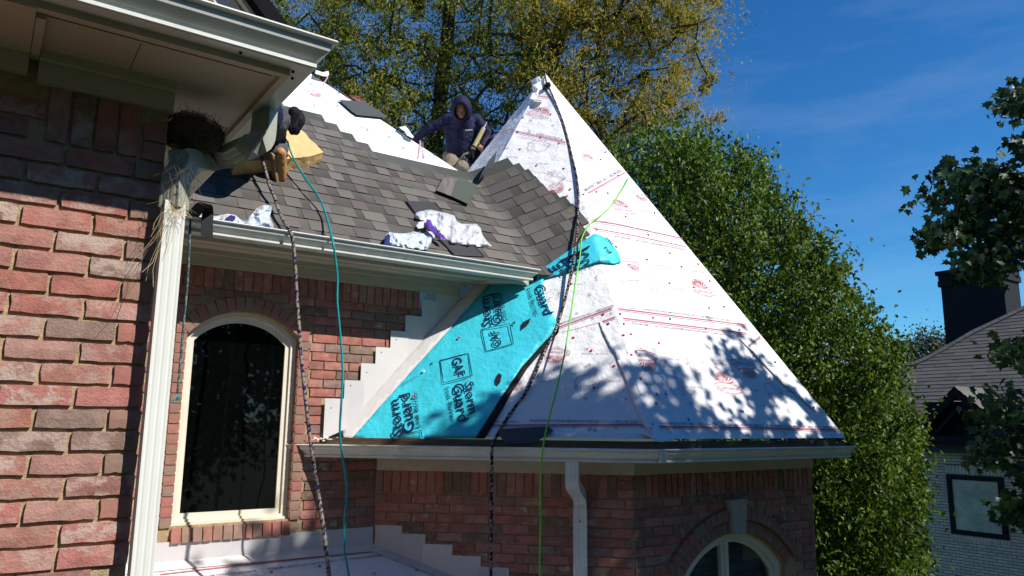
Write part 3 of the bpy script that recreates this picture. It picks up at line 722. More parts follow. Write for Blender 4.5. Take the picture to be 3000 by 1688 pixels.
# printed lines and lettering
PR = MB(); TW = tower
lines = [([(1432, 1246), (1870, 1243), (1908, 1252), (1935, 1268)], .011), ([(1932, 1249), (2200, 1253), (2462, 1259)], .011),
 ([(1640, 957), (1790, 903), (1815, 904), (2180, 951)], .011), ([(1762, 943), (1800, 929), (1830, 932), (2020, 955), (2188, 976)], .011), ([(2190, 1014), (2228, 984)], .010),
 ([(1715, 644), (1800, 655), (2000, 698)], .010), ([(1738, 668), (1860, 690), (2008, 722)], .008), ([(1724, 564), (1832, 505)], .012),
 ([(1418, 405), (1494, 379), (1653, 415), (1668, 428)], .011), ([(1575, 280), (1614, 284)], .010), ([(2160, 945), (2188, 952)], .008)]
for px, w in lines: PR = MB(); ribbon(PR, px, TW, w, .0055); PR.build('printed_stripe', redink, troof)
PR = MB()
for px, w in lines: ribbon(PR, [(x, y + 5) for x, y in px], TW, .006, .0052)
PR.build('printed_border', pinkink, troof)
for px in ([(1648, 973), (1700, 960), (1760, 943)], [(1492, 396), (1560, 406), (1640, 430)], [(1556, 500), (1600, 506), (1690, 534)]): PR = MB(); ribbon(PR, px, TW, .004, .006); PR.build('sheet_edge_line', pinkink, troof)
WR = 'WARRIOR ROOFING MANUFACTURING, INC. \u2022 1-800-749-3358'
PR = MB()
for s, p0, p1 in ((WR, (1551, 1235), (1870, 1239)), ('WE COVER AMERICA', (1450, 1238), (1522, 1238)), (WR + ' \u2022 WE COVER AMERICA', (1941, 1243), (2238, 1250)), (WR, (2256, 1250), (2452, 1256)),
    (WR, (1886, 908), (2095, 934)), ('WE COVER AMERICA', (2100, 935), (2146, 941)), ('1-800-749-3358 \u2022 WE COVER AMERICA', (2178, 984), (2080, 972)), (WR, (2075, 970), (1850, 943)), ('WE COVER AMERICA', (1838, 941), (1790, 936)),
    ('MANUFACTURING, INC \u2022 1-800-749-3358', (1641, 951), (1800, 896)), ('WE COVER AMERICA', (1822, 900), (1868, 906)),
    ('WARRIOR ROOFING M', (1571, 392), (1648, 410)), ('WE COVER AMERICA', (1500, 374), (1555, 386)), ('MANUFACTURING, INC \u2022 1-800-749-3358', (1718, 560), (1822, 502)),
    (WR, (1722, 640), (1905, 678)), (WR, (2006, 729), (1800, 688)), ('INC \u2022 1-800', (1577, 276), (1612, 278)), ('MANUFACTURING', (2196, 1018), (2232, 990))):
    PR = MB(); text(PR, s, p0, p1, TW, .0062, .012); PR.build('printed_lettering', greyink, troof)
for x, y, s, r_ in ((1722, 1035, 'FBC#FL-40298', -1), (1765, 1035, 'FBC#FL-40298', -1), (1600, 1117, 'FBC#FL-40298', 1), (1802, 1117, 'FBC#FL-40298', 1), (1902, 1125, 'FBC#FL-40298', 1), (2042, 1134, 'FBC#FL-40298', 1), (2206, 1143, 'FBC#FL-40298', 1), (2320, 1148, 'FBC#FL-40298', 1), (1858, 823, 'FBC#FL-40298', 1), (1988, 847, 'FBC#FL-40298', 1), (1690, 832, 'FBC#FL-40298', 1),
    (1976, 1052, 'FBC#FL-40298', -1), (2112, 1066, 'FBC#FL-40298', -1), (2255, 1072, 'FBC#FL-40298', -1), (2045, 796, 'FBC#FL-40298', -1), (1930, 777, 'FBC#FL-40298', -1), (1755, 590, 'FBC#FL-40298', 1), (1895, 618, 'FBC#FL-40298', 1), (1590, 480, 'FBC#FL-40298', 1), (1500, 460, 'FBC#FL-40298', 1), (1770, 440, 'FBC#FL-40298', -1)):
    hw_ = 17; PR = MB()
    text(PR, s, (x - hw_ * r_, y), (x + hw_ * r_, y + (4 if x > 1870 else 1) * r_), TW, .0062, .0)
    PR.build('printed_lettering', greyink, troof)
for p0, p1 in (((1536, 337), (1604, 350)), ((1712, 472), (1757, 482)), ((1805, 620), (1868, 632)), ((1893, 568), (1846, 552)), ((1641, 528), (1592, 556)), ((1749, 826), (1830, 838)), ((1868, 762), (1818, 752)), ((2038, 862), (2104, 874)),
    ((1914, 1026), (1832, 1020)), ((2204, 1055), (2135, 1044)), ((2106, 1150), (2184, 1160)), ((1672, 1021), (1592, 1017)), ((1539, 1133), (1512, 1110))):
    g = MB(); logo(g, p0, p1, TW); g.build('printed_badge', redink, troof)
for p0, p1 in (((1683, 1148), (1766, 1148)), ((1968, 1155), (2030, 1165)), ((2258, 1168), (2312, 1178)), ((1914, 858), (1970, 866)), ((1600, 888), (1652, 872)), ((2055, 1045), (1995, 1034)), ((1992, 772), (1944, 762)), ((1700, 630), (1735, 600)), ((1620, 420), (1565, 400)), ((1664, 520), (1630, 490)), ((1500, 428), (1462, 418)), ((1720, 400), (1680, 392)), ((1838, 1056), (1792, 1046)), ((1720, 610), (1690, 580))):
    g = MB(); ele(g, p0, p1, TW); g.build('printed_elephant', greyink, troof)
g = MB()
for i, (x, y) in enumerate([(1720, 1022), (1726, 1068), (1717, 1074), (1834, 1074), (1715, 1168), (1835, 1168), (1728, 1258), (1682, 1251), (1742, 1260), (1805, 1252), (1891, 1083), (1974, 1090), (2052, 1096), (1940, 1180), (2024, 1183), (2103, 1188), (2178, 1190), (2242, 1193), (1962, 1262), (2010, 1266), (2048, 1262), (2095, 1268), (2130, 1264), (2190, 1270), (2240, 1265), (2300, 1270), (2390, 1266), (2440, 1275), (1887, 875), (1959, 874), (2028, 885), (2096, 894), (1845, 790), (1986, 814), (2055, 822), (1918, 802), (1690, 918), (1727, 864), (1790, 918), (1737, 932), (2143, 1023), (2077, 1019), (1556, 352), (1621, 366), (1550, 387), (1599, 412), (1800, 664), (1790, 620), (1750, 515), (1762, 480)]):
    g = MB(); A_, x_, y_, n_ = frame2((x - 5, y), (x + 5, y), TW, .006)
    for r_ in (.45, .22): line2(g, [(.5 + r_ * math.cos(t), r_ * math.sin(t)) for t in np.linspace(0, 6.283, 9)], A_, x_, y_, .0022, n_)
    g.build('printed_ring', greyink, troof)
# cap nails
def capnail(x, y, m, surf, parent, off=.006):
    P, n = surf(x, y, off); a = n.orthogonal().normalized(); b = n.cross(a); g = MB()
    for r_, h0, mm in ((.0118, .0022, 0), (.0045, .0032, 1)):
        k = 10; vs = [P + (a * math.cos(i * 6.2832 / k) + b * math.sin(i * 6.2832 / k)) * r_ for i in range(k)] + [P + (a * math.cos(i * 6.2832 / k) + b * math.sin(i * 6.2832 / k)) * r_ * .85 + n * h0 for i in range(k)]
        g.add(vs, [(i, (i + 1) % k, (i + 1) % k + k, i + k) for i in range(k)] + [list(range(k, 2 * k))], mm)
    g.build('cap_nail', [m, metalm], parent)
z2 = lambda l, ox, oy: [(ox + x / 2.576, oy + y / 2.576) for x, y in l]
for x, y in z2([(185, 236), (430, 466), (206, 641), (340, 741), (511, 856), (588, 537), (587, 621), (641, 615), (853, 682), (645, 770), (715, 950), (363, 1022), (836, 1067), (905, 1067), (832, 1136), (808, 490), (1118, 260), (1236, 213), (932, 230), (1023, 104), (1148, 86), (1232, 418), (1460, 582), (1205, 570), (1460, 880), (1690, 950), (2020, 1168), (934, 3)], 1600, 740) + z2([(598, 422), (807, 397), (730, 571), (870, 617), (699, 784), (954, 964), (929, 1017), (1374, 1170), (1155, 1266), (1302, 1398)], 1300, 180): capnail(x, y, redcap, TW, troof)
for x, y in z2([(142, 356), (468, 537), (561, 461), (936, 500), (680, 748), (762, 52), (1343, 408), (1570, 780), (1730, 826), (1485, 1198), (1076, 1258), (803, 1296)], 1600, 740) + z2([(557, 531), (575, 661), (906, 807), (1055, 1002), (1185, 740), (1219, 685), (1154, 983), (1316, 860), (1240, 993), (1545, 1308), (1593, 1142), (1020, 1420)], 1300, 180) + [(1491, 1212)]: capnail(x, y, bluecap, TW, troof)
# lapped sheet edges and folds as real raised strips
lap = lambda a, w: (lambda x, y, e: a * min(1, e / w))
sheet('lapped_edge', [(1762, 941), (1790, 1000), (1830, 1045), (1845, 1090), (1870, 1150), (1905, 1215), (1940, 1275), (1935, 1290), (1925, 1294), (1880, 1240), (1850, 1170), (1826, 1100), (1800, 1040), (1768, 985), (1755, 945)], TW, under, troof, .004, 12, lambda x, y, e: .005 + .005 * mnoise.noise(V3((x * .03, y * .03, 0))), thick=.003)
sheet('hanging_flap', [(1872, 1268), (1930, 1276), (1982, 1279), (1970, 1290), (1940, 1296), (1925, 1294), (1900, 1280)], TW, under, troof, .012, 8, lambda x, y, e: .02, thick=.003)
sheet('apex_fold', [(1556, 235), (1580, 224), (1586, 236), (1576, 262), (1570, 290), (1595, 292), (1585, 296), (1550, 292), (1560, 262)], TW, under, troof, .02, 6, lambda x, y, e: .05 * mnoise.noise(V3((x * .08, y * .08, 3))) + .02, thick=.003)
sheet('lapped_edge', [(2168, 990), (2300, 1120), (2400, 1212), (2376, 1196), (2290, 1125), (2170, 998)], TW, under, troof, .004, 10, lambda x, y, e: .002, thick=.001)
# cap over the apex
g = MB()
k = 16; vs = [APEX + V3((0, 0, .015))]
for i in range(k):
    a = i * 6.2832 / k; rr_ = .13 + .02 * random.random(); vs.append(APEX + V3((math.cos(a) * rr_, math.sin(a) * rr_, -SL * rr_ * .93 - .02 * random.random())))
g.add(vs, [(0, i + 1, (i + 1) % k + 1) for i in range(k)]); g.build('apex_cap', under, troof)

# leak barrier
memb = sheet('leak_barrier', [(1028, 1289), (1100, 1204), (1200, 1092), (1320, 960), (1442, 822), (1500, 806), (1592, 812), (1592, 850), (1600, 890), (1625, 930), (1636, 958), (1580, 1020), (1530, 1076), (1480, 1150), (1396, 1284), (1300, 1285), (1190, 1287), (1150, 1290), (1100, 1294), (1060, 1292)], TW, teal, troof, .010, 16,
    lambda x, y, e: .006 + .009 * mnoise.noise(V3((x * .012, y * .012, 1))) + .006 * max(0, mnoise.noise(V3((x * .03, y * .05, 4)))), thick=.004)
sheet('black_selvage', [(1640, 952), (1636, 975), (1545, 1080), (1500, 1150), (1420, 1285), (1392, 1285), (1478, 1150), (1528, 1076), (1580, 1018)], TW, blackm, troof, .012, 12, lambda x, y, e: .006, thick=.004)
sheet('leak_barrier', [(1572, 800), (1640, 752), (1742, 684), (1760, 690), (1785, 702), (1812, 740), (1820, 768), (1800, 774), (1754, 769), (1700, 786), (1654, 801), (1573, 821)], TW, teal, troof, .014, 12, lambda x, y, e: .004, thick=.004)
sheet('black_selvage', [(1505, 806), (1572, 792), (1574, 822), (1540, 826), (1538, 815)], TW, blackm, troof, .018, 10, None, thick=.004)
for poly in ([(1530, 945), (1555, 932), (1548, 950), (1528, 965)], [(1500, 947), (1510, 940), (1508, 950)], [(1452, 1110), (1460, 1093), (1470, 1098), (1466, 1120), (1460, 1128), (1453, 1122)], [(1258, 1065), (1268, 1062), (1266, 1068)]):
    sheet('torn_patch', poly, TW, blackm, troof, .0265, 9, None, False)
g = MB(); TS = lambda x, y, off=0: tower(x, y, off)
O = .0275
for s, p0, p1 in (('Storm', (1182, 1272), (1167, 1168)), ('Guard', (1216, 1263), (1200, 1150)), ('Storm', (1360, 1122), (1374, 1212)), ('Guard', (1326, 1127), (1343, 1236)), ('Storm', (1444, 952), (1431, 864)), ('Guard', (1474, 945), (1460, 858)), ('Guard', (1566, 838), (1594, 923)), ('GAF', (1323, 1052), (1336, 1103)), ('GAF', (1470, 1012), (1460, 966)), ('Storm', (1712, 730), (1604, 788)), ('Guard', (1722, 755), (1640, 790)), ('rm', (1776, 697), (1793, 715)), ('rd', (1770, 724), (1784, 741))):
    g = MB(); text(g, s, p0, p1, TS, O, .012, .86 if s != 'GAF' else 1.1); g.build('printed_lettering', navyink, memb)
for s, p0, p1 in (('Leak Barrier', (1230, 1252), (1222, 1147)), ('Leak Barrier', (1305, 1136), (1320, 1238)), ('Leak Barrier', (1485, 938), (1470, 856)), ('Leak Barrier', (1543, 846), (1568, 926)), ('Leak Barrier', (1757, 762), (1680, 790)), ('Patent Pending', (1180, 1128), (1222, 1102))):
    g = MB(); text(g, s, p0, p1, TS, O, .004, .8); g.build('printed_lettering', navyink, memb)
for box in ([(1289, 1056), (1372, 1035), (1383, 1100), (1299, 1122), (1289, 1056)], [(1411, 965), (1493, 948), (1504, 1007), (1424, 1029), (1411, 965)], [(1149, 1281), (1233, 1261), (1237, 1283)], [(1538, 836), (1534, 818)]):
    g = MB(); ribbon(g, box, TS, .008, O); g.build('printed_frame', navyink, memb)
for x, y, m_ in ((1344, 989, redcap), (1214, 1160, redcap), (1241, 1087, under), (1699, 790, bluecap)): capnail(x, y, m_, TW, troof, .030)
# step flashing pieces and the roof leg
fl = empty('step_flashing', (2.9, VB, 4.9), house)
EU = [3.72] + stepU
for i, (u, z) in enumerate(zip(stepU, stepZ)):
    r_ = EU[i] if i else 3.66; ov = .03 if i else 0
    zt = min(z, 6.067); g = MB(); zl = max(planeC_z(u, VB) - .0, 4.87); zr = planeC_z(r_ + ov, VB)
    if zr > zt - .004: zr = zt - .004
    dy = -.003 - .004 * i
    g.prism([(u, VB + dy, zt), (u, VB + dy, zl), (r_ + ov, VB + dy, zr), (r_ + ov, VB + dy, zt)], (0, .0012, 0)); g.build('flashing_step', flashm, fl)
    for kx in (.05,):
        g = MB(); g.tube([(u + kx, VB + dy - .003, zt - .04 - .03 * (i % 2)), (u + kx, VB + dy, zt - .04 - .03 * (i % 2))], .0045, 6); g.build('flashing_nail', metalm, fl)
sheet('flashing_leg', [(1003, 1268), (1003, 1250), (1100, 1148), (1200, 1040), (1288, 945), (1408, 818), (1425, 816), (1442, 822), (1320, 962), (1200, 1094), (1100, 1206), (1030, 1286), (1005, 1284)], on(planeC), flashm, fl, .022, 14, lambda x, y, e: .004, thick=.003)
g = MB()
for i in range(26):
    a = PV(VB - .05).hit(912 + i * 3.2 + random.uniform(-2, 2), 1288 + random.uniform(-3, 6)); g.obox(a, (.03 * random.random(), 0, .006), (0, .02, 0), (0, .004, .012 * random.random()))
o = g.build('peeling_caulk', whitep, fl); o['kind'] = 'stuff'

# ------------------------------------------------------------------ main roof (B): underlayment, shingles folded through the valley
mroof = empty('main_roof', (2.5, 6, 6.25), house)
hipc = 10.146
def hipv(u): return hipc - u
top = V3((-1.0, 8.2, 8.2 + 1.17))
nBp = planeB.n
def zB(v): return v + 1.17
g = MB()
uA, uR = -1.6, 4.0
a = V3((uA, 5.09, zB(5.09) - .01)); b = V3((4.2, 5.09, zB(5.09) - .01)); 
hA = V3((1.9, hipv(1.9), zB(hipv(1.9)) - .01)); hB = V3((4.2, hipv(4.2), zB(hipv(4.2)) - .01)); tl = V3((uA, hipv(1.9), zB(hipv(1.9)) - .01))
g.add([a, b, hB, hA, tl], [(0, 1, 2, 3, 4)])
g.build('underlayment_sheet', under, mroof)
g = MB(); g.add([hB, hA, hA + V3((3.0, 3.0, -3.0)) * 0 + V3((0, 4, 0)), hB + V3((0, 4.5, 0)), ], [(0, 1, 2, 3)][::-1])
hk = [hB, hA, V3((1.9, 12.5, hA.z)), V3((4.2, 12.5, hB.z))]
g = MB(); g.add(hk, [(0, 1, 2, 3)]); g.add([tl, hA, hk[2], V3((uA, 12.5, hA.z - .2))], [(0, 1, 2, 3)]); g.build('underlayment_sheet', under, mroof)
SB = on(planeB)
def SBt(x, y, off=0): return planeB.hit(x, y, off), planeB.n
g = MB()
for px, w in (([(945, 330), (1100, 365), (1212, 400)], .0062), ([(1232, 412), (1226, 463)], .012), ([(1000, 352), (1120, 385), (1210, 414)], .005), ([(960, 226), (948, 246)], .012), ([(912, 230), (940, 240), (990, 262), (1020, 285), (1040, 300)], .004)): g = MB(); ribbon(g, px, SBt, w, .006); g.build('printed_stripe', pinkink, mroof)
g = MB()
for s, p0, p1 in ((WR, (925, 341), (1160, 395)), (WR, (1160, 410), (1010, 375)), ('MANUFACTURING', (1246, 463), (1240, 418))): g = MB(); text(g, s, p0, p1, SBt, .0065, .01); g.build('printed_lettering', greyink, mroof)
for p0, p1 in (((922, 258), (880, 262)), ((1070, 292), (1024, 276))):
    g = MB(); logo(g, p0, p1, SBt); g.build('printed_badge', redink, mroof)
for p0, p1 in (((948, 322), (1004, 328)), ((1118, 440), (1085, 418))):
    g = MB(); ele(g, p0, p1, SBt); g.build('printed_elephant', greyink, mroof)
for x, y in ((911, 244), (1002, 262), (992, 272), (921, 308), (990, 310), (1077, 380), (1140, 400), (1183, 432), (1274, 452)): capnail(x, y, bluecap, SBt, mroof)
sheet('lifted_tab', [(925, 205), (945, 212), (962, 208), (964, 218), (960, 226), (940, 222), (922, 216)], SBt, under, mroof, .03, 5, lambda x, y, e: .03, thick=.003)
sheet('lifted_tab', [(1166, 373), (1188, 370), (1196, 378), (1205, 392), (1212, 400), (1210, 406), (1192, 398), (1184, 385)], SBt, under, mroof, .015, 5, lambda x, y, e: .03, thick=.003)

VV0 = V3((3.965, 5.08, 6.25)); VV1 = V3((3.886, 6.2, 7.37)); vd_ = (VV1 - VV0).normalized()
def vcross(a_, b_): return a_.cross(b_).normalized()
eBv = vcross(vd_, planeB.n); eBv = eBv if eBv.x > 0 else -eBv
eCv = vcross(vd_, planeC.n); eCv = eCv if eCv.x > 0 else -eCv
Sx = X; Tx = V3((0, q, q))             # B plane axes
def fold(s, t, h):
    """roof coordinates (s along eave from u=0, t up slope from shingle edge) -> point, wrapped over the valley"""
    P = V3((0, 5.08, 6.25)) + Sx * s + Tx * t; d = P - VV0; a = d.dot(vd_); b = d.dot(eBv)
    w = .07
    nrm = planeB.n
    if b <= -w: return P + nrm * h
    nC_ = planeC.n
    if b >= w: return VV0 + vd_ * a + eCv * b + nC_ * h
    k = (b + w) / (2 * w); P0 = VV0 + vd_ * a - eBv * w; P1 = VV0 + vd_ * a + eCv * w; Mid = VV0 + vd_ * a
    P = P0 * (1 - k) ** 2 + Mid * 2 * k * (1 - k) + P1 * k * k; nn = (nrm * (1 - k) + nC_ * k).normalized(); return P + nn * h
def unfoldC(x, y):
    P = planeC.hit(x, y); d = P - VV0; a = d.dot(vd_); b = d.dot(eCv); Q = VV0 + vd_ * a + eBv * b - V3((0, 5.08, 6.25)); return Q.dot(Sx), Q.dot(Tx)
def stB(x, y):
    Q = planeB.hit(x, y) - V3((0, 5.08, 6.25)); return Q.dot(Sx), Q.dot(Tx)
EXP = .146
TONE = [(.140, .130, .116), (.118, .109, .098), (.158, .147, .131), (.130, .121, .110), (.110, .102, .094), (.148, .139, .126)]
HEAD = [(.068, .078, .066), (.085, .088, .084), (.062, .076, .062)]
def shingle(s0, s1, t0, h0, parent=mroof, full=True, rs=None):
    rr = random.Random(rs if rs is not None else random.random()); vs = []; fs = []; tn = []
    H = .335 if full else .18
    seam = lambda s: math.floor(s / .05) * .05
    cols = [s0]
    x = seam(s0) + .05
    while x < s1 - .008:
        if x > s0 + .008: cols.append(x)
        x += .05
    cols.append(s1)
    low = rr.uniform(0, .003)
    def lay(sa, sb, ta, tb, ha, hb, th, tone, tone2=None):
        k = len(vs); cs = [sa] + [c for c in cols if sa + .006 < c < sb - .006] + [sb]
        for c in cs:
            wob = mnoise.noise(V3((c * 2.1, ta * 3, 0))) * .0025
            vs.extend([fold(c, ta + wob, ha + wob * .6), fold(c, tb, hb), fold(c, ta + wob, ha - th), ])
        n = len(cs)
        for i in range(n - 1):
            a = k + 3 * i; b = a + 3
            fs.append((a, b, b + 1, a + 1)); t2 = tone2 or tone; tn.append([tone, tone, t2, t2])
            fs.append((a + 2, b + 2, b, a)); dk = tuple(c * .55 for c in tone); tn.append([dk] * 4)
        for a in (k, k + 3 * (n - 1)):
            fs.append((a, a + 1, a + 2)); tn.append([tone] * 3)
    hb = .0035
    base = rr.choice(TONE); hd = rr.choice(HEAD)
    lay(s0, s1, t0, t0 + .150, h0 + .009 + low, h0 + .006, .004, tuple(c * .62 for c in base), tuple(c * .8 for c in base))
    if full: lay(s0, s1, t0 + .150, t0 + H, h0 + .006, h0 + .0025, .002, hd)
    x = s0 + (0 if rr.random() < .5 else rr.uniform(.03, .09))
    while x < s1 - .03:
        w = rr.choice((.10, .13, .16, .19, .12)); e = min(x + w, s1); tone = rr.choice(TONE)
        lay(x, e, t0 - .0005, t0 + .152, h0 + .0135 + low, h0 + .0085, .0048, tone, tuple(c * rr.uniform(.85, 1.0) for c in tone))
        x = e + (rr.choice((.07, .10, .13, .16)) if rr.random() < .72 else 0)
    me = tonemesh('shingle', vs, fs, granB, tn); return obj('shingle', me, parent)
# right-hand limits of the courses on the tower side (stepped) and left limits up the slope
rightE = [unfoldC(*p) for p in ((1700, 704), (1738, 700), (1733, 680), (1724, 655), (1707, 628), (1665, 605), (1623, 580), (1604, 560), (1578, 533), (1548, 515), (1513, 500), (1497, 480))]
rightE.sort(key=lambda a: a[1])
def rlim(t):
    if t <= rightE[0][1]: return 3.55 + max(0, t) * 0 if False else rightE[0][0]
    for a, b in zip(rightE[:-1], rightE[1:]):
        if a[1] <= t <= b[1]: return a[0] + (b[0] - a[0]) * (t - a[1]) / max(1e-6, b[1] - a[1])
    return rightE[-1][0]
leftTop = [stB(*p) for p in ((905, 352), (953, 385), (1005, 408), (1050, 432), (1087, 455), (1385, 545))]
NC = 0
kk = 0
botR = unfoldC(1590, 788)
while True:
    t0 = kk * EXP
    # topmost full course reached where the line (1087,455)-(1385,545) lies
    tl_ = stB(1120, 470)[1]
    if t0 + EXP > tl_ + .02 + 4 * EXP: break
    s_lo = .45; s_hi = min(rlim(t0 + .07), (4.40, 4.45, 4.50)[kk] if kk < 3 else 9)
    if t0 + EXP <= tl_ + .03:
        # limit: the bottom diagonal edge on the tower side (rows start only above it)
        pass
    else:
        j = int(round((t0 + EXP - tl_ - .03) / EXP + .4999)); s_hi = stB(*[(1095, 452), (1052, 430), (1008, 406), (965, 382)][min(3, max(0, j - 1))])[0]
    # courses climbing the tower side: a course may not reach beyond its fold limit
    s = s_lo - (0, .33, .66, .16, .5)[kk % 5]
    while s < s_hi - .02:
        e = min(s + 1.0, s_hi)
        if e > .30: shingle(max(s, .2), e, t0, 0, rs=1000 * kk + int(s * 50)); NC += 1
        s += 1.0
    kk += 1
print('shingles', NC, 'courses', kk, 'rlim', [round(rlim(k * EXP), 2) for k in range(kk)])
# black starter strip showing at the lower diagonal edge
g = MB(); ribbon(g, [(1728, 721), (1690, 742), (1640, 765)], TW, .02, .032); g.build('starter_tape', blackm, mroof)
# ------------------------------------------------------------------ lower roof with its flashing
lroof = empty('lower_roof', (2.0, 5.0, 3.9), house)
L0 = wallC.hit(1103, 1592); L1 = wallC.hit(1339, 1685)
dL = (L1 - L0); a_ = V3((1, 0, 0)); nL = a_.cross(V3((dL.x, dL.y, dL.z))).normalized(); nL = nL if nL.z > 0 else -nL
planeL = Pl(nL, V3((L0.x, VB, 4.083)))
print('lower roof slope', nL, L0, L1)
def SL_(x, y, off=0): return planeL.hit(x, y, off), planeL.n
def zL(u, v): return (planeL.c - planeL.n.x * u - planeL.n.y * v) / planeL.n.z
g = MB(); P4 = [(UA, VB), (KC.x, VB), (KC.x + 1.2, VB - 1.2), (KC.x + 1.2, VB - 2.4), (UA, VB - 2.4)]
g.add([V3((u, v, zL(u, v))) for u, v in P4], [(4, 3, 2, 1, 0)][::-1]); g.build('underlayment_sheet', under, lroof)
g = MB(); g.box((UA, VB - .006, 4.075), (KC.x, VB - .002, 4.214)); g.build('wall_flashing', flashm, lroof)
g = MB(); dn = V3((0, -1, zL(0, 4) * 0 + (zL(1, 4) - zL(1, 5)))); g.obox(V3((UA, VB - .004, zL(UA, VB) + .006)), V3((KC.x - UA + .06, 0, 0)), V3((0, -.085, (zL(1, 4.0) - zL(1, 5.0)) * .085)), (0, 0, .003)); g.build('flashing_leg', flashm, lroof)
stp = [(0, 604, 230), (230, 685, 449), (449, 782, 703), (703, 890, 971), (971, 996, 1237), (1237, 1105, 1500), (1500, 1215, 1760)]
for i, (xa, y_, xb) in enumerate(stp):
    a = wallC.hit(1100 + xa / 3.22, 1350 + y_ / 3.22); b = wallC.hit(1100 + xb / 3.22, 1350 + (y_ + 5) / 3.22)
    sa = max(0, (a - KC).dot(xC)); sb = (b - KC).dot(xC) + .02; zt = a.z
    la = KC + xC * sa; lb = KC + xC * sb
    za_, zb_ = zL(la.x, la.y), zL(lb.x, lb.y)
    o_ = -nCi * (.003 + .0015 * i); g = MB()
    g.prism([V3((la.x, la.y, zt)) + o_, V3((la.x, la.y, za_)) + o_, V3((lb.x, lb.y, min(zb_, zt - .01))) + o_, V3((lb.x, lb.y, zt)) + o_], nCi * .0012); g.build('flashing_step', flashm, lroof)
    la2 = la + -nCi * .09; lb2 = lb - nCi * .09
    g = MB(); g.prism([V3((p.x, p.y, zL(p.x, p.y) + .006 + .002 * i)) for p in (la, lb, lb2, la2)], (0, 0, .0015)); g.build('flashing_leg', flashm, lroof)
g = MB(); ribbon(g, [(470, 1683), (700, 1656), (900, 1635), (1130, 1612)], SL_, .014, .006); g.build('printed_stripe', redink, lroof)
for s, p0, p1 in (('MANUFACTURING, INC. \u2022 1-800-749-3358 \u2022 WE COVER AMERICA', (1115, 1624), (782, 1665)), ('WARRIOR ROOFING MANUFACTURING, INC.', (752, 1669), (480, 1699))): g = MB(); text(g, s, p0, p1, SL_, .0062, .012); g.build('printed_lettering', greyink, lroof)
for x, y, m in ((795, 1676, redcap), (937, 1659, bluecap), (1220, 1670, redcap), (1097, 1680, greenm)): capnail(x, y, m, SL_, lroof)
for u, z in ((1.95, 4.19), (2.12, 4.20), (2.4, 4.205)):
    g = MB(); g.tube([(u, VB - .010, z - .01), (u, VB - .004, z - .01)], .005, 6); g.build('flashing_nail', metalm, lroof)
#PART2
# ------------------------------------------------------------------ ropes and cords
def cord(name, pts, r, m, label, cat, tones=None, k=8, n=8, group=None, knots=(), jitter=0):
    P = smooth_path(pts, k)
    if tones:                             # resample evenly for the braid pattern
        Q = [P[0]]; step = .010; acc = 0
        for a, b in zip(P[:-1], P[1:]):
            Lq = (b - a).length; d = step - acc
            while d < Lq: Q.append(a + (b - a) * (d / Lq)); d += step
            acc = Lq - (d - step)
        P = Q
    if jitter: P = [p + V3([mnoise.noise(p * 9 + V3((i * 7.7, 0, 0))) * jitter for i in range(3)]) for p in P]
    vs = []; fs = []; tn = []; prev = None
    for i, p in enumerate(P):
        t = (P[min(i + 1, len(P) - 1)] - P[max(i - 1, 0)]).normalized(); a = prev or V3((1, 0, 0)); a = (a - t * a.dot(t)).normalized(); prev = a; b = t.cross(a)
        for j in range(n):
            ph = j * 6.2832 / n + (i * .55 if tones else 0); rr = r * (1 + (.10 * math.cos(3 * (j * 6.2832 / n)) if tones else 0)); vs.append(p + (a * math.cos(ph) + b * math.sin(ph)) * rr)
    rr_ = random.Random(5)
    for i in range(len(P) - 1):
        for j in range(n):
            fs.append((i * n + j, i * n + (j + 1) % n, (i + 1) * n + (j + 1) % n, (i + 1) * n + j))
            if tones:
                blk = (i // tones[3] + (j // (n // 2))) % 2; tn.append(tones[0] if blk else (tones[1] if rr_.random() < tones[2] else tones[0]))
    fs += [list(range(n))[::-1], [(len(P) - 1) * n + j for j in range(n)]]
    if tones: tn += [tones[1], tones[1]]; me = tonemesh(name, vs, fs, m, tn, True)
    else: me = mesh(name, vs, fs, m, None, True)
    o = obj(name, me); tag(o, label, cat, group); return o
def BL(x, y, off): return planeB.hit(x, y, off)
def YV(x, y, v): return PV(v).hit(x, y)
pts = [BL(765, 458, .16), BL(778, 500, .13), BL(790, 545, .10), BL(805, 580, .08), BL(818, 620, .07), BL(835, 655, .06), YV(852, 682, 4.955), YV(860, 720, 4.94), YV(866, 800, 4.90), YV(870, 880, 4.86), YV(876, 960, 4.82), YV(882, 1040, 4.78), YV(892, 1140, 4.70), YV(903, 1240, 4.64), YV(915, 1330, 4.58), YV(930, 1430, 4.5), YV(945, 1530, 4.42), YV(956, 1620, 4.36), YV(966, 1700, 4.3), YV(975, 1780, 4.2)]
cord('braided_rope', pts, .0125, ropem, 'thick blue and tan flecked rope hanging over the upper gutter past the arched window', 'rope', ((.24, .20, .155), (.015, .018, .075), .75, 3))
pts = [BL(842, 412, .22), BL(850, 440, .16), BL(868, 480, .12), BL(900, 530, .10), BL(935, 580, .08), BL(955, 630, .06), YV(973, 700, 4.955), YV(983, 760, 4.93), YV(989, 820, 4.92), YV(988, 880, 4.9), YV(995, 960, 4.88), YV(1002, 1040, 4.86), YV(1004, 1100, 4.84), YV(1000, 1180, 4.82), YV(996, 1250, 4.80), YV(998, 1300, 4.8), YV(1008, 1370, 4.76), YV(1016, 1440, 4.74), YV(1010, 1530, 4.70), YV(1009, 1610, 4.66), YV(1024, 1700, 4.6), YV(1030, 1760, 4.55)]
cord('air_hose', pts, .0075, hosem, 'thin teal cord running down from the kneeling roofer over both gutters', 'cord')
TT = lambda x, y, off=.02: tower(x, y, off)[0]
def YC(x, y, off): return Pl((-q, -q, 0), KC - nCi * off).hit(x, y)
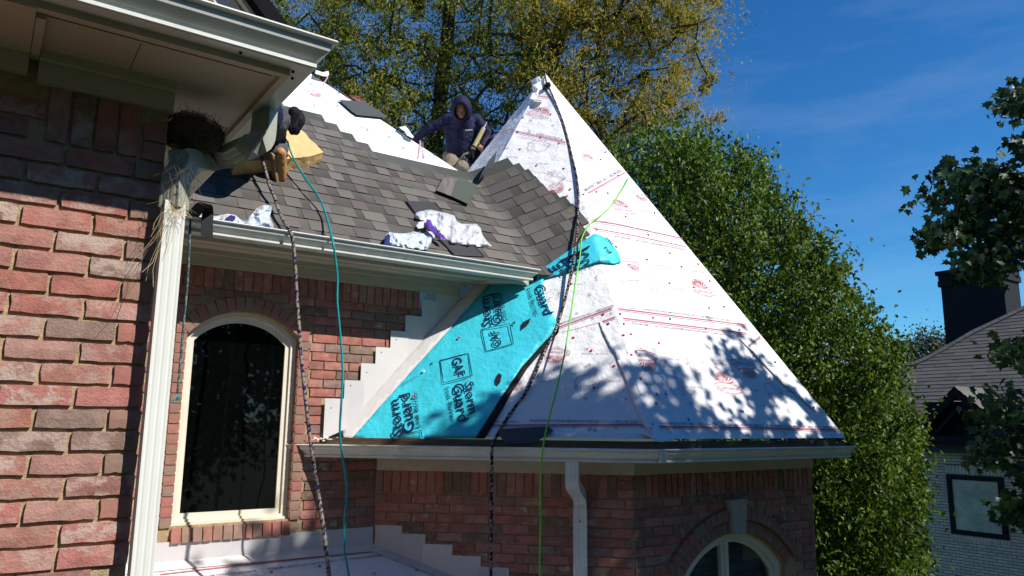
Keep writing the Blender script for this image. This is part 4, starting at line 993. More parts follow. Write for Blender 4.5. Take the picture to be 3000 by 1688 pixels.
pts = [TT(1598, 219, .03), TT(1597, 226, .03), TT(1604, 248, .03), TT(1618, 278), TT(1634, 318), TT(1650, 360), TT(1664, 410), TT(1676, 460), TT(1688, 510), TT(1694, 560), TT(1694, 610), TT(1692, 660, .05), TT(1686, 720, .06), TT(1677, 780, .06), TT(1662, 850, .04), TT(1648, 905), TT(1628, 965), TT(1600, 1020), TT(1572, 1085), TT(1540, 1150), TT(1500, 1205), TT(1470, 1250), TT(1450, 1288, .03), YC(1443, 1302, .47), YC(1441, 1330, .48), YC(1440, 1420, .48), YC(1440, 1520, .48), YC(1439, 1620, .48), YC(1438, 1720, .48)]
r3 = cord('lifeline_rope', pts, .0115, ropem, 'black and cream flecked rope tied at the tower peak and hanging over the tower gutter', 'rope', ((.022, .018, .028), (.30, .25, .22), .75, 3))
g = MB(); kp = TT(1605, 249, .045)
for i in range(3):
    a0 = random.random() * 6; ax = V3((random.uniform(-1, 1), random.uniform(-1, 1), random.uniform(-1, 1))).normalized(); bx = ax.orthogonal().normalized(); cx = ax.cross(bx)
    g.tube([kp + (bx * math.cos(t) + cx * math.sin(t)) * .026 + ax * .012 * math.sin(2 * t) for t in np.linspace(0, 6.28, 14)], .011, 7)
g.tube([kp, TT(1594, 254, .04), TT(1591, 262, .03)], .011, 7); g.tube([kp, TT(1597, 262, .03), TT(1593, 258, .05)], .010, 7)
obj('knot', mesh('knot', g.v, g.f, blackcl, None, True), r3)
pts = [TT(1842, 520, .02), TT(1832, 540, .03), TT(1812, 572), TT(1790, 603), TT(1762, 630), TT(1735, 650), TT(1715, 675), TT(1704, 700, .05), TT(1702, 720, .045), TT(1698, 760, .045), TT(1690, 800, .05), TT(1680, 870, .08), TT(1668, 950, .12), TT(1655, 1030, .15), TT(1638, 1110, .16), TT(1618, 1190, .14), TT(1602, 1250, .09), YC(1592, 1303, .48), YC(1588, 1340, .48), YC(1583, 1430, .48), YC(1584, 1520, .48), YC(1582, 1620, .48), YC(1582, 1720, .48)]
cord('green_cord', pts, .0062, greenm, 'bright lime green cord crossing the white tower roof and the lower gutter', 'cord')
pts = [YV(558, 645, 4.99), YV(557, 660, 4.955), YV(554, 740, 4.95), YV(549, 830, 4.95), YV(540, 930, 4.95), YV(532, 1020, 4.95), YV(524, 1110, 4.95), YV(520, 1158, 4.95)]
r5 = cord('short_rope', pts, .0075, ropem, 'short grey green rope with a frayed end hanging beside the white downspout', 'rope', ((.05, .09, .10), (.20, .24, .24), .6, 3))
g = MB(); e = YV(520, 1158, 4.95)
for i in range(14): g.tube([e, e + V3((random.uniform(-.02, .02), random.uniform(-.02, .02), -.02)), e + V3((random.uniform(-.03, .03), random.uniform(-.02, .02), -.035))], .0018, 4)
g.build('frayed_end', hosem, r5)

# ------------------------------------------------------------------ foam pad
tp_ = [BL(949, 447, .12), BL(905, 458, .12), BL(880, 462, .12), BL(800, 468, .12), BL(690, 476, .12), BL(655, 400, .12), BL(866, 363, .12)]
n = len(tp_); vs = []; fs = []
bm = bmesh.new(); topv = [bm.verts.new(p) for p in tp_]; botv = [bm.verts.new(p - planeB.n * .115 - (p - tp_[5]).normalized() * 0) for p in tp_]
bm.faces.new(topv); bm.faces.new(botv[::-1])
for i in range(n): bm.faces.new((topv[i], botv[i], botv[(i + 1) % n], topv[(i + 1) % n]))
bmesh.ops.recalc_face_normals(bm, faces=bm.faces); bmesh.ops.triangulate(bm, faces=bm.faces[:])
for _ in range(4): bmesh.ops.subdivide_edges(bm, edges=[e for e in bm.edges if e.calc_length() > .05], cuts=1, use_grid_fill=True); bmesh.ops.triangulate(bm, faces=bm.faces[:])
for v in bm.verts: v.co += V3([mnoise.noise(v.co * 14 + V3((k * 9, 0, 0))) * .006 + mnoise.noise(v.co * 50 + V3((k * 9, 0, 0))) * .002 for k in range(3)])
me = bpy.data.meshes.new('foam_pad'); bm.to_mesh(me); bm.free(); me.materials.append(foamm)
tag(obj('foam_pad', me), 'yellow foam cushion block lying on the grey shingles under the kneeling roofer', 'foam pad')

# ------------------------------------------------------------------ loose shingles and wrappers
def slabon(name, px, surf, m, off, th, label, cat, group=None, zf=None, res=12):
    o = sheet(name, px, surf, m, None, off, res, zf, False, thick=th); return tag(o, label, cat, group)
slabon('loose_shingle', [(992, 292), (1070, 298), (1135, 341), (1128, 345), (1046, 337), (1030, 326)], SBt, darksh, .02, .006, 'plain dark shingle piece lying on the white underlayment near the sloping edge', 'shingle')
o = slabon('loose_shingle', [(1341, 524), (1398, 541), (1386, 572), (1372, 598), (1322, 575), (1330, 550)], SBt, mat('shingle_green', (.075, .09, .075), .95, .25, 300, .3, 300, .1), .045, .005, 'loose shingle turned sideways with its green grey half showing beside the valley', 'shingle')
g = MB(); vs, fs = drape([(1299, 519), (1341, 524), (1322, 575), (1279, 558)], SBt, .042, 8, None, .006)
obj('tabbed_half', tonemesh('tabbed_half', vs, fs, granB, [TONE[int(v_) % 3] for v_ in np.arange(len(fs)) / 7]), o)
def upr(x, y, off=0):
    P, n = tower(x, y, .05 + off); return P, n
slabon('loose_shingle', [(1402, 531), (1412, 505), (1432, 470), (1456, 442), (1452, 462), (1446, 488), (1428, 500), (1416, 515)], upr, darksh, .06, .006, 'upright curled shingle standing on end in the valley below the crouching roofer', 'shingle', zf=lambda x, y, e: .05 * math.sin((y - 440) / 30))
slabon('loose_shingle', [(1456, 1262), (1480, 1256), (1608, 1249), (1622, 1263), (1600, 1278), (1560, 1299), (1480, 1299), (1466, 1280)], TW, darksh, .05, .006, 'dark shingle scrap resting over the edge of the tower roof on the lower gutter', 'shingle', zf=lambda x, y, e: .03 * math.sin((x - 1456) / 40))
st = slabon('starter_strip', [(1190, 588), (1276, 592), (1300, 622), (1360, 690), (1420, 752), (1330, 748), (1290, 700), (1235, 645)], SBt, mat('starter_grey', (.055, .055, .06), .95, .25, 300, .3, 300, .1), .022, .004, 'long dark starter strip running down the shingles beneath the torn white wrapper', 'shingle')
g = MB()
for px in ([(1192, 590), (1235, 648), (1292, 704), (1330, 746)], [(1274, 594), (1300, 624), (1362, 692), (1418, 750)]): ribbon(g, px, SBt, .014, .024)
g.build('black_tape', blackm, st)
def crump(a, sc, seed, edge=9, tail=None):
    def f(x, y, e):
        p = V3((x * sc * .5, y * sc * .5, seed)); v = 1 - abs(mnoise.noise(p)) * 1.5 - abs(mnoise.noise(p * 2.4)) * .8
        return a * .62 * min(1, e / edge) ** .6 * max(.12, v) + .004
    return f
w1 = sheet('plastic_wrapper', [(1217, 625), (1232, 616), (1262, 614), (1300, 622), (1332, 632), (1338, 648), (1352, 656), (1396, 656), (1408, 668), (1414, 690), (1428, 708), (1441, 721), (1408, 723), (1360, 719), (1322, 714), (1308, 702), (1296, 690), (1272, 672), (1254, 655), (1228, 644), (1216, 636)], SBt, bagm, None, .015, 6, crump(.085, .045, 1), False)
tag(w1, 'large torn white shingle wrapper crumpled on the grey roof beside the valley', 'plastic wrapper')
sheet('purple_band', [(1250, 642), (1262, 645), (1268, 662), (1284, 682), (1300, 692), (1306, 704), (1292, 700), (1270, 684), (1254, 668), (1248, 656)], SBt, purple, w1, .075, 5, crump(.03, .05, 5), True)
sheet('pale_flap', [(1219, 662), (1228, 650), (1244, 648), (1252, 660), (1240, 668), (1226, 670)], SBt, bagm, w1, .04, 5, crump(.03, .07, 8), True)
w2 = sheet('plastic_wrapper', [(1126, 708), (1130, 690), (1140, 680), (1165, 684), (1190, 684), (1212, 678), (1236, 684), (1250, 680), (1268, 676), (1277, 688), (1266, 706), (1252, 732), (1230, 734), (1205, 730), (1165, 724), (1140, 722), (1127, 718)], SBt, bagc, None, .015, 5, crump(.07, .06, 2), False)
tag(w2, 'clear and white plastic wrapper slumped on the upper gutter edge, nearest the valley', 'plastic wrapper')
sheet('printed_end', [(1125, 716), (1127, 694), (1138, 684), (1144, 692), (1142, 708), (1150, 722), (1132, 720)], SBt, navyp, w2, .06, 5, crump(.03, .06, 3), True)
w3 = sheet('plastic_wrapper', [(700, 652), (720, 648), (735, 632), (750, 612), (772, 600), (797, 600), (798, 614), (790, 632), (795, 645), (802, 660), (800, 675), (780, 672), (745, 668), (725, 664), (700, 660)], SBt, bagc, None, .015, 5, crump(.09, .055, 12), False)
tag(w3, 'clear wrapper with an upturned torn flap at the gutter, right of the black strip', 'plastic wrapper')
w4 = sheet('plastic_wrapper', [(618, 634), (640, 632), (665, 626), (690, 630), (708, 646), (722, 652), (715, 662), (690, 658), (650, 654), (620, 648)], SBt, bagm, None, .015, 5, crump(.06, .07, 9), False)
tag(w4, 'flattened white wrapper with blue print lying along the gutter behind the black strip', 'plastic wrapper')
sheet('blue_print', [(660, 640), (675, 630), (690, 634), (688, 645), (668, 650)], SBt, navyp, w4, .05, 4, crump(.02, .07, 9), True)
w5 = sheet('plastic_wrapper', [(560, 636), (575, 622), (590, 614), (600, 620), (606, 640), (590, 646), (562, 644)], SBt, bagc, None, .015, 5, crump(.06, .07, 19), False)
tag(w5, 'small clear wrapper half hidden between the white house eave and black strip', 'plastic wrapper')
# black strip hanging over the gutter
px = [(590, 612), (604, 588), (616, 606), (619, 645), (617, 686), (607, 702)]
P_ = [BL(560, 640, .05), BL(585, 608, .22), BL(603, 596, .26), YV(609, 620, 4.97), YV(607, 655, 4.92), YV(607, 695, 4.90)]
P_ = smooth_path(P_, 5); g = MB(); w_ = V3((.075, .02, 0)); vs = []
for p in P_: vs += [p - w_ * .5, p + w_ * .5, p + w_ * .5 + V3((0, .004, .002)), p - w_ * .5 + V3((0, .004, .002))]
fs = [(i * 4 + j, i * 4 + (j + 1) % 4, i * 4 + 4 + (j + 1) % 4, i * 4 + 4 + j) for i in range(len(P_) - 1) for j in range(4)] + [(0, 3, 2, 1), tuple(len(vs) - 4 + j for j in range(4))]
tag(obj('rubber_strip', mesh('rubber_strip', vs, fs, blackm)), 'stiff black strip curling over the upper gutter near the white downspout', 'strip')

# ------------------------------------------------------------------ bird nest on the near downspout elbow
nc = PV(2.78).hit(565, 395); nest = tag(empty('bird_nest', nc), 'dark twig bird nest built on the downspout elbow under the near eave', 'bird nest')
g = MB(); bm = bmesh.new(); bmesh.ops.create_icosphere(bm, subdivisions=3, radius=1)
for v in bm.verts:
    d = v.co.copy(); v.co = nc + V3((d.x * .095, d.y * .075, d.z * .062 - (.01 if d.z < 0 else 0))) * (1 + .2 * mnoise.noise(d * 3))
me = bpy.data.meshes.new('nest_core'); bm.to_mesh(me); bm.free(); me.materials.append(nestm); obj('nest_core', me, nest)
g = MB(); rr = random.Random(3)
for i in range(620):
    d = V3((rr.gauss(0, 1), rr.gauss(0, 1), rr.gauss(0, 1))).normalized(); p = nc + V3((d.x * .10, d.y * .08, d.z * .066)); t = d.cross(V3((rr.gauss(0, 1), rr.gauss(0, 1), rr.gauss(0, 1)))).normalized(); L_ = rr.uniform(.02, .06)
    o_ = d * rr.uniform(0, .02) if rr.random() < .8 else d * rr.uniform(.0, .05); g.tube([p - t * L_, p + d * .008, p + t * L_ * .6 + o_], rr.uniform(.0006, .0013), 3, cap=False)
o = g.build('twig_cover', nestm, nest); o['kind'] = 'stuff'
g = MB()
sp = YV(515, 612, 2.60)
for i in range(40):
    a = YV(rr.uniform(490, 540), rr.uniform(600, 622), rr.uniform(2.60, 2.64)); ln = rr.uniform(.10, .36) if i < 11 else rr.uniform(.02, .05); dx = rr.uniform(-.62, -.2) if i < 11 else rr.uniform(-1, 1)
    pts = [a]; d = V3((dx, rr.uniform(-.1, .05), -1 if i < 11 else rr.uniform(-1, 1))).normalized()
    for k in range(5): d = (d + V3((rr.uniform(-.35, .35), rr.uniform(-.15, .1), rr.uniform(-.3, .2)))).normalized(); q_ = pts[-1] + d * (ln / 5); q_.y = min(q_.y, 2.70); pts.append(q_)
    g.tube(pts, rr.uniform(.0004, .0008), 3, cap=False)
for i in range(45):
    a = YV(rr.uniform(495, 560), rr.uniform(430, 560), rr.uniform(2.58, 2.68)); pts = [a]; d = V3((rr.uniform(-.6, .6), rr.uniform(-.2, .2), -1)).normalized()
    for k in range(5): d = (d + V3((rr.uniform(-.6, .6), rr.uniform(-.3, .3), rr.uniform(-.3, .3)))).normalized(); pts.append(pts[-1] + d * .022)
    g.tube(pts, .0006, 3, cap=False, m=1)
o = g.build('trailing_straw', [strawm, nestm], nest); o['kind'] = 'stuff'

# ------------------------------------------------------------------ people
def capsules(caps, name, m, parent, vox=.011, sm=4, deform=None):
    bm = bmesh.new()
    for c_ in caps:
        if len(c_) == 4:
            a, b, ra, rb = V3(c_[0]), V3(c_[1]), c_[2], c_[3]; L_ = (b - a).length; k = max(2, int(L_ / (min(ra, rb) * .35)))
            for i in range(k + 1):
                t = i / k; bmesh.ops.create_icosphere(bm, subdivisions=2 if ra > .03 else 1, radius=ra + (rb - ra) * t, matrix=Matrix.Translation(a + (b - a) * t))
        else:
            cpos, rad, rot = c_; Mx = Matrix.Translation(V3(cpos)) @ rot.to_4x4() @ Matrix.Diagonal((*rad, 1)); bmesh.ops.create_icosphere(bm, subdivisions=3, radius=1, matrix=Mx)
    me = bpy.data.meshes.new('tmp'); bm.to_mesh(me); bm.free(); o = bpy.data.objects.new('tmp', me); COL.objects.link(o)
    r_ = o.modifiers.new('r', 'REMESH'); r_.mode = 'VOXEL'; r_.voxel_size = vox; s_ = o.modifiers.new('s', 'SMOOTH'); s_.factor = .6; s_.iterations = sm
    dg = bpy.context.evaluated_depsgraph_get(); dg.update(); me2 = bpy.data.meshes.new_from_object(o.evaluated_get(dg)); bpy.data.objects.remove(o); bpy.data.meshes.remove(me)
    if deform:
        for v in me2.vertices: v.co = deform(v.co)
    me2.name = name; me2.materials.clear(); me2.materials.append(m); me2.polygons.foreach_set('use_smooth', [True] * len(me2.polygons)); return obj(name, me2, parent)
def wrinkle(amp, sc):
    def f(c):
        n_ = mnoise.noise(V3((c.x * sc, c.y * sc, c.z * sc * 1.8))); m_ = mnoise.noise(V3((c.x * sc * 2.2, c.y * sc * 2.2, c.z * sc * 3.6)) + V3((5, 0, 0)))
        d = V3((n_, m_, n_ - m_)) * amp; return c + d
    return f
I3 = Matrix.Identity(3)
def hand(wr, dirv, palmn, curl, caps, s=1.0):
    """palm and five separate fingers; dirv: wrist to knuckles, palmn: out of the palm"""
    d = V3(dirv).normalized(); pn = V3(palmn); pn = (pn - d * pn.dot(d)).normalized(); sd_ = d.cross(pn).normalized()
    caps.append((wr, wr + d * .04 * s, .026 * s, .028 * s))
    for o_ in (-.026, 0, .026): caps.append((wr + d * .03 * s + sd_ * o_ * s, wr + d * .085 * s + sd_ * o_ * s * 1.1, .017 * s, .013 * s))
    for o_, ln in ((-.033, .034), (-.011, .040), (.011, .043), (.032, .038)):
        p = wr + d * .088 * s + sd_ * o_ * s; a = 0; r_ = .0095 * s
        for seg in (1, .72, .55):
            a += curl; e = p + (d * math.cos(a) + pn * math.sin(a)) * ln * seg * s; caps.append((p, e, r_, r_ * .9)); p = e; r_ *= .9
    th = wr + d * .03 * s + sd_ * .036 * s; e = th + (sd_ * .6 + d * .5 + pn * .5).normalized() * .04 * s; caps.append((th, e, .014 * s, .012 * s)); caps.append((e, e + (d * .6 + pn * .9).normalized() * .034 * s, .0115 * s, .010 * s))
D0 = 8.75
def A(x, y, d=0): return at(x, y, D0 + d)
pel = A(1352, 468, .12); chest = A(1352, 372, -.02); neck = A(1352, 345, -.16); head = A(1352, 322, -.30)
shL = A(1312, 352, .0); shR = A(1394, 352, .0); elL = A(1262, 376, .0); wrL = A(1214, 408, .10)
elR = A(1434, 398, -.12); wrR = A(1414, 428, -.34)
hipL = A(1322, 462, .1); hipR = A(1378, 465, .1); knL = A(1322, 520, -.25); knR = A(1352, 492, -.42); ftL = A(1325, 600, .1); ftR = A(1352, 590, .05)
man = tag(empty('person', (pel.x, pel.y, ftL.z)), 'person in a navy hooded sweater and khaki trousers crouching in the roof valley', 'person')
fwd = (V3((0, 0, 0)) - fw); right_ = rt
body = []
for a, b, ra, rb in ((pel, chest, .12, .13), (chest, neck, .12, .055), (neck, head, .055, .06), (chest, shL, .08, .06), (chest, shR, .08, .06), (shL, elL, .048, .038), (elL, wrL, .036, .026), (shR, elR, .048, .038), (elR, wrR, .036, .026), (pel, hipL, .11, .09), (pel, hipR, .11, .09), (hipL, knL, .08, .055), (hipR, knR, .08, .055), (knL, ftL, .052, .04), (knR, ftR, .052, .04)): body.append((a, b, ra, rb))
hrot = Matrix.Rotation(R(24), 3, rt)
dn_ = (fwd * .80 - Z * .60).normalized(); upn = (Z * .80 + fwd * .60).normalized()
HR = Matrix((rt, -dn_, upn)).transposed()
body.append((head, (.075, .092, .112), HR)); body.append((head + dn_ * .055 - upn * .055, (.05, .045, .05), HR))
F_ = lambda x, y, z: head + rt * x + dn_ * y + upn * z
body.append((F_(0, .078, .005), F_(0, .104, -.022), .009, .013)); body.append((F_(-.03, .082, .028), F_(.03, .082, .028), .011, .011))
for sx in (-1, 1): body.append((F_(.036 * sx, .068, -.02), (.02, .018, .02), HR)); body.append((F_(.078 * sx, 0, -.005), (.01, .02, .032), HR))
body.append((F_(-.02, .088, -.052), F_(.02, .088, -.052), .008, .008))
hand(wrR, A(1404, 440, -.40) - wrR, (wrR - elR).cross(Z) * -1 + fwd * .3, .55, body); hand(wrL, A(1200, 420, .12) - wrL, -Z, .25, body)
capsules(body, 'body', skin, man, .0075, 3)
hd = []
for a, b, ra, rb in ((A(1350, 446, .08), chest, .150, .170), (chest, neck, .165, .105), (chest, shL, .125, .085), (chest, shR, .125, .085), (shL, elL, .078, .060), (elL, wrL, .060, .043), (shR, elR, .078, .062), (elR, wrR, .060, .043), (A(1332, 440, .05), A(1325, 380, 0), .11, .11), (A(1370, 440, .05), A(1378, 380, 0), .11, .11)): hd.append((a, b, ra, rb))
o = capsules(hd, 'hooded_sweater', hood, man, .014, 5, wrinkle(.011, 15))
# hood shell with the face opening
n1, n2 = 22, 16; vs = []; fs = []
for i in range(n1 + 1):
    a = -math.pi + 2 * math.pi * i / n1
    for j in range(n2 + 1):
        b = R(38) + (math.pi - R(38)) * j / n2      # angle from the facing direction
        d_ = dn_ * math.cos(b) + (rt * math.cos(a) + upn * math.sin(a)) * math.sin(b)
        ru = .155 if math.sin(a) > 0 else .145; sc_ = .118 + .045 * max(0, math.sin(a)) * math.sin(b); 
        p = head + dn_ * (math.cos(b) * .150 + .005) + rt * (math.cos(a) * math.sin(b) * .128) + upn * (math.sin(a) * math.sin(b) * (.175 if math.sin(a) > 0 else .15) + .0)
        p += d_ * mnoise.noise(p * 14) * .006; vs.append(p)
for i in range(n1):
    for j in range(n2): fs.append((i * (n2 + 1) + j, (i + 1) * (n2 + 1) + j, (i + 1) * (n2 + 1) + j + 1, i * (n2 + 1) + j + 1))
k = len(vs); vs += [head + (v - head) * .95 for v in vs]; fs += [[x_ + k for x_ in f[::-1]] for f in fs] + [(i * (n2 + 1), k + i * (n2 + 1), k + (i + 1) * (n2 + 1), (i + 1) * (n2 + 1)) for i in range(n1)]
obj('hood', mesh('hood', vs, fs, hood, None, True), man)
for sx in (-1, 1):
    g = MB(); bm = bmesh.new(); bmesh.ops.create_icosphere(bm, subdivisions=1, radius=.010, matrix=Matrix.Translation(F_(.03 * sx, .083, .010))); me = bpy.data.meshes.new('eye'); bm.to_mesh(me); bm.free(); me.materials.append(blackcl); obj('eye', me, man)
tr = []
for a, b, ra, rb in ((pel, hipL, .135, .115), (pel, hipR, .135, .115), (hipL, knL, .112, .080), (hipR, knR, .112, .082), (knL, ftL, .080, .06), (knR, ftR, .080, .06)): tr.append((a, b, ra, rb))
capsules(tr, 'trousers', khaki, man, .015, 4, wrinkle(.012, 14))
for p in (ftL, ftR): capsules([(p, p + fwd * .16 - Z * .05, .055, .045)], 'boot', bootm, man, .012)
g = MB(); a = A(1378, 452, -.30); b = A(1405, 446, -.40)
capsules([(A(1386, 440, -.26), A(1376, 474, -.30), .055, .04), (A(1398, 446, -.3), A(1392, 466, -.32), .045, .035)], 'tool_pouch', blackcl, man, .012, 2, wrinkle(.02, 22))
tm = MB()
def cam_text(mb, s, p0, p1, depth):
    A_ = at(*p0, depth); B_ = at(*p1, depth); x = (B_ - A_).normalized(); y = (fwd * -1).cross(x) * -1; y = (Z - x * Z.dot(x)).normalized(); vs, fs, x0, x1 = text_geo(s, .02); k_ = (B_ - A_).length / (x1 - x0); mb.add([A_ + x * ((v[0] - x0) * k_) + y * v[1] * k_ for v in vs], fs)
cam_text(tm, 'PATROL', (1364, 384), (1385, 382), D0 - .24); tm.build('chest_print', ivory, man)
# caulking gun with its tube
gun = tag(empty('caulking_gun', A(1400, 420, -.42)), 'cream caulk tube in a gun held by the person in the navy hood', 'caulking gun')
a = A(1386, 436, -.44); b = A(1415, 380, -.42); tubem = mat('caulk_tube', (.50, .42, .20), .4, .15, 40)
g = MB(); g.tube([a, b], .026, 14); g.build('caulk_tube', tubem, gun)
g = MB(); g.tube([b, b + (b - a).normalized() * .02], .022, 12); g.tube([b + (b - a).normalized() * .015, b + (b - a).normalized() * .11], [.010, .003], 8); g.build('nozzle', whitep, gun)
g = MB(); g.tube([a - (b - a).normalized() * .12, a], .005, 6); g.tube([a - (b - a).normalized() * .02, a + V3((0, 0, -.11))], .012, 6); g.tube([a + (b - a).normalized() * .01, a + (b - a).normalized() * .03], .029, 14); g.build('gun_frame', blackm, gun)

# second roofer, kneeling on the foam pad with his back to us, mostly behind the near eave
def Bq(x, y, off): return planeB.hit(x, y, off)
upS = V3((0, q, q))
knee = Bq(802, 392, .24); ank = Bq(818, 455, .20); hip2 = Bq(796, 352, .50); toe = Bq(826, 520, .03)
hipc2 = Bq(762, 335, .62); ch2 = hipc2 + V3((-.30, .10, .36)); nk2 = ch2 + V3((-.10, .06, .14)); hd2 = nk2 + V3((-.06, .04, .14))
kneeL = knee + V3((-.35, .05, .05)); ankL = ank + V3((-.35, 0, 0)); toeL = toe + V3((-.35, 0, .02))
m2 = tag(empty('person', (hipc2.x, hipc2.y, toe.z)), 'person in grey jeans and tan boots kneeling on the yellow foam pad', 'person')
b2 = [(hipc2, ch2, .11, .13), (ch2, nk2, .11, .05), (nk2, hd2, .05, .06), (hd2, (.078, .09, .11), I3), (hip2, knee, .08, .055), (knee, ank, .052, .04), (hipc2 + V3((-.18, 0, 0)), kneeL, .08, .055), (kneeL, ankL, .052, .04), (ank, toe, .04, .035), (ankL, toeL, .04, .035), (hipc2, hip2, .1, .09)]
sh2a = ch2 + V3((.18, -.02, .06)); sh2b = ch2 + V3((-.18, .06, .06)); el2 = sh2a + V3((.0, .22, -.18)); el2b = sh2b + V3((-.05, .22, -.16)); wr2 = el2 + V3((-.08, .18, -.02)); wr2b = el2b + V3((0, .2, 0))
b2 += [(ch2, sh2a, .08, .055), (ch2, sh2b, .08, .055), (sh2a, el2, .045, .036), (el2, wr2, .034, .025), (sh2b, el2b, .045, .036), (el2b, wr2b, .034, .025)]
hand(wr2, V3((0, .8, .3)), V3((0, .3, -1)), .4, b2); hand(wr2b, V3((0, .8, .3)), V3((0, .3, -1)), .4, b2)
capsules(b2, 'body', skin, m2, .009, 3)
capsules([(hipc2, ch2, .16, .18), (ch2, nk2, .16, .07), (ch2, sh2a, .11, .08), (ch2, sh2b, .11, .08), (sh2a, el2, .07, .055), (sh2b, el2b, .07, .055), (el2, wr2, .052, .04), (el2b, wr2b, .052, .04)], 'dark_shirt', hood, m2, .015, 4, wrinkle(.01, 15))
capsules([(hipc2, hip2, .15, .13), (hip2, knee, .125, .09), (knee, ank + (knee - ank) * .10, .090, .076), (hipc2 + V3((-.18, 0, 0)), kneeL, .12, .09), (kneeL, ankL + (kneeL - ankL) * .3, .088, .072)], 'jeans', jeans, m2, .013, 3, wrinkle(.016, 22))
capsules([(hd2 + V3((0, -.02, .05)), (.085, .095, .07), I3)], 'hair', hairm, m2, .012)
capsules([(Bq(868, 350, .42), Bq(862, 376, .36), .075, .055), (Bq(850, 350, .45), Bq(852, 366, .42), .06, .05)], 'tool_pouch', blackcl, m2, .012, 2, wrinkle(.012, 18))
capsules([(Bq(862, 330, .52), Bq(846, 372, .42), .05, .03)], 'tool_strap', blackcl, m2, .01)
for kk_, (an, to) in enumerate(((ank, toe), (ankL, toeL))):
    dd = (to - an).normalized(); bt = empty('boot', an, m2)
    capsules([(an + (knee - ank) * .08, an, .052, .052), (an, an + dd * .10, .056, .047), (an + dd * .10, to, .047, .036), (an - V3((0, .03, -.01)), an + dd * .06 - V3((0, .02, 0)), .045, .04)], 'leather_upper', bootm, bt, .010, 3, wrinkle(.004, 30))
    g = MB(); back_ = (-fw * .8 - rt * .5 + Z * .1); sn = (back_ - dd * back_.dot(dd)).normalized(); ss = dd.cross(sn); out = []
    Ls = (to - an).length + .075
    for t, w in ((-.035, .018), (-.02, .028), (.02, .032), (.10, .027), (.17, .036), (.23, .037), (Ls - .06, .028), (Ls - .05, .012)): out.append((t, w))
    poly = [an + sn * .047 + dd * t + ss * w for t, w in out] + [an + sn * .047 + dd * t - ss * w for t, w in out[::-1]]
    g.prism(poly, sn * .02); g.build('sole', solem, bt)

# ------------------------------------------------------------------ neighbour's house
nb = tag(empty('neighbour_house', (19, 8.5, 0)), 'pale painted brick house with grey roof and black chimney behind the pear tree', 'house')
g = MB(); g.box((19.012, -4, 0), (19.3, 9.66, 4.64)); g.box((19.25, 9.0, 0), (19.5, 13.5, 4.2)); g.prism([(19.012, 9.52, 4.64), (19.012, 7.62, 4.64), (19.012, 8.57, 5.70)], (.25, 0, 0)); nw = g.build('wall', nmort, nb)
g = MB()
def nbrk(v0, v1, z0, u=19.0, h=.058): g.box((u, v0 + .005, z0 + .005), (u + .05, v1 - .005, z0 + h))
WN = (7.93, 9.12, 2.57, 3.90)
for k in range(0, 67):
    z0 = k * CB + .02
    if z0 > 4.55: continue
    for v in np.arange(-.4 + (k % 2) * .1, 9.66, .2):
        a, b = v, min(v + .2, 9.66)
        if v < 5.5 and z0 < 1.0: continue
        zc = z0 + .03; hid = (WN[0] - .03 < b and a < WN[1] + .03 and WN[2] - .12 < zc < WN[3] + .02) or (WN[0] - .1 < b and a < WN[1] + .08 and WN[3] < zc < WN[3] + .27)
        if hid:
            if a < WN[0] - .06 and b - (WN[0] - .03) < .2: b = WN[0] - .03
            elif b > WN[1] + .06: a = WN[1] + .03
            else: continue
        if b - a > .04: nbrk(a, b, z0)
for v in np.arange(7.6, 9.62, .0675): g.box((19.0, v, 4.555), (19.05, v + .058, 4.64))
for k in range(0, 62):
    z0 = k * CB + .02
    for v in np.arange(9.66 + (k % 2) * .1, 12.5, .2): g.box((19.24, v, z0 + .005), (19.27, v + .19, z0 + .058))
o = g.build('brick_courses', nbrick, nw); o['kind'] = 'stuff'
for i in range(17):
    v = WN[0] - .04 + i * .0745
    if abs(v + .03 - 8.53) < .08: continue
    g = MB(); g.box((18.985, v, WN[3] + .03), (19.05, v + .062, WN[3] + .22)); g.build('brick', nbrick, nw)
for i in range(18): g = MB(); v = WN[0] - .05 + i * .0745 * .95; g.box((18.97, v, WN[2] - .115), (19.05, v + .062, WN[2] - .02)); g.build('brick', nbrick, nw)
g = MB(); g.prism([(18.97, 8.44, WN[3] + .27), (18.97, 8.64, WN[3] + .27), (18.97, 8.60, WN[3] + .02), (18.97, 8.48, WN[3] + .02)], (.08, 0, 0)); g.build('keystone', nbrick, nw)
nwn = empty('window', (19, 8.5, 2.6), nb); g = MB(); t = .10
g.box((18.96, WN[0], WN[2]), (19.04, WN[0] + t, WN[3])); g.box((18.96, WN[1] - t, WN[2]), (19.04, WN[1], WN[3])); g.box((18.96, WN[0] + t, WN[2]), (19.04, WN[1] - t, WN[2] + t)); g.box((18.96, WN[0] + t, WN[3] - t), (19.04, WN[1] - t, WN[3])); g.build('frame', nblack, nwn)
g = MB(); g.box((18.985, WN[0] + t, WN[2] + t), (18.99, WN[1] - t, WN[3] - t)); g.build('pane', glass('neighbour_glass', (.50, .50, .43), .2), nwn)
ng = empty('gable', (18.6, 8.57, 4.6), nb)
g = MB(); g.box((18.55, 7.4, 4.66), (19.0, 9.70, 4.80)); g.build('beam', nblack, ng)
g = MB(); g.prism([(18.58, 9.70, 4.80), (18.58, 8.57, 5.90), (18.58, 8.57, 5.72), (18.58, 9.48, 4.80)], (.14, 0, 0)); g.prism([(18.58, 7.40, 4.80), (18.58, 8.57, 5.90), (18.58, 8.57, 5.72), (18.58, 7.62, 4.80)], (.14, 0, 0)); g.build('rake_board', nblack, ng)
g = MB(); g.box((18.70, 8.38, 4.80), (18.80, 8.50, 5.66)); g.obox((18.70, 9.28, 4.80), (.1, 0, 0), (0, -.72, .76), (0, -.07, -.04)); g.build('truss', nblack, ng)
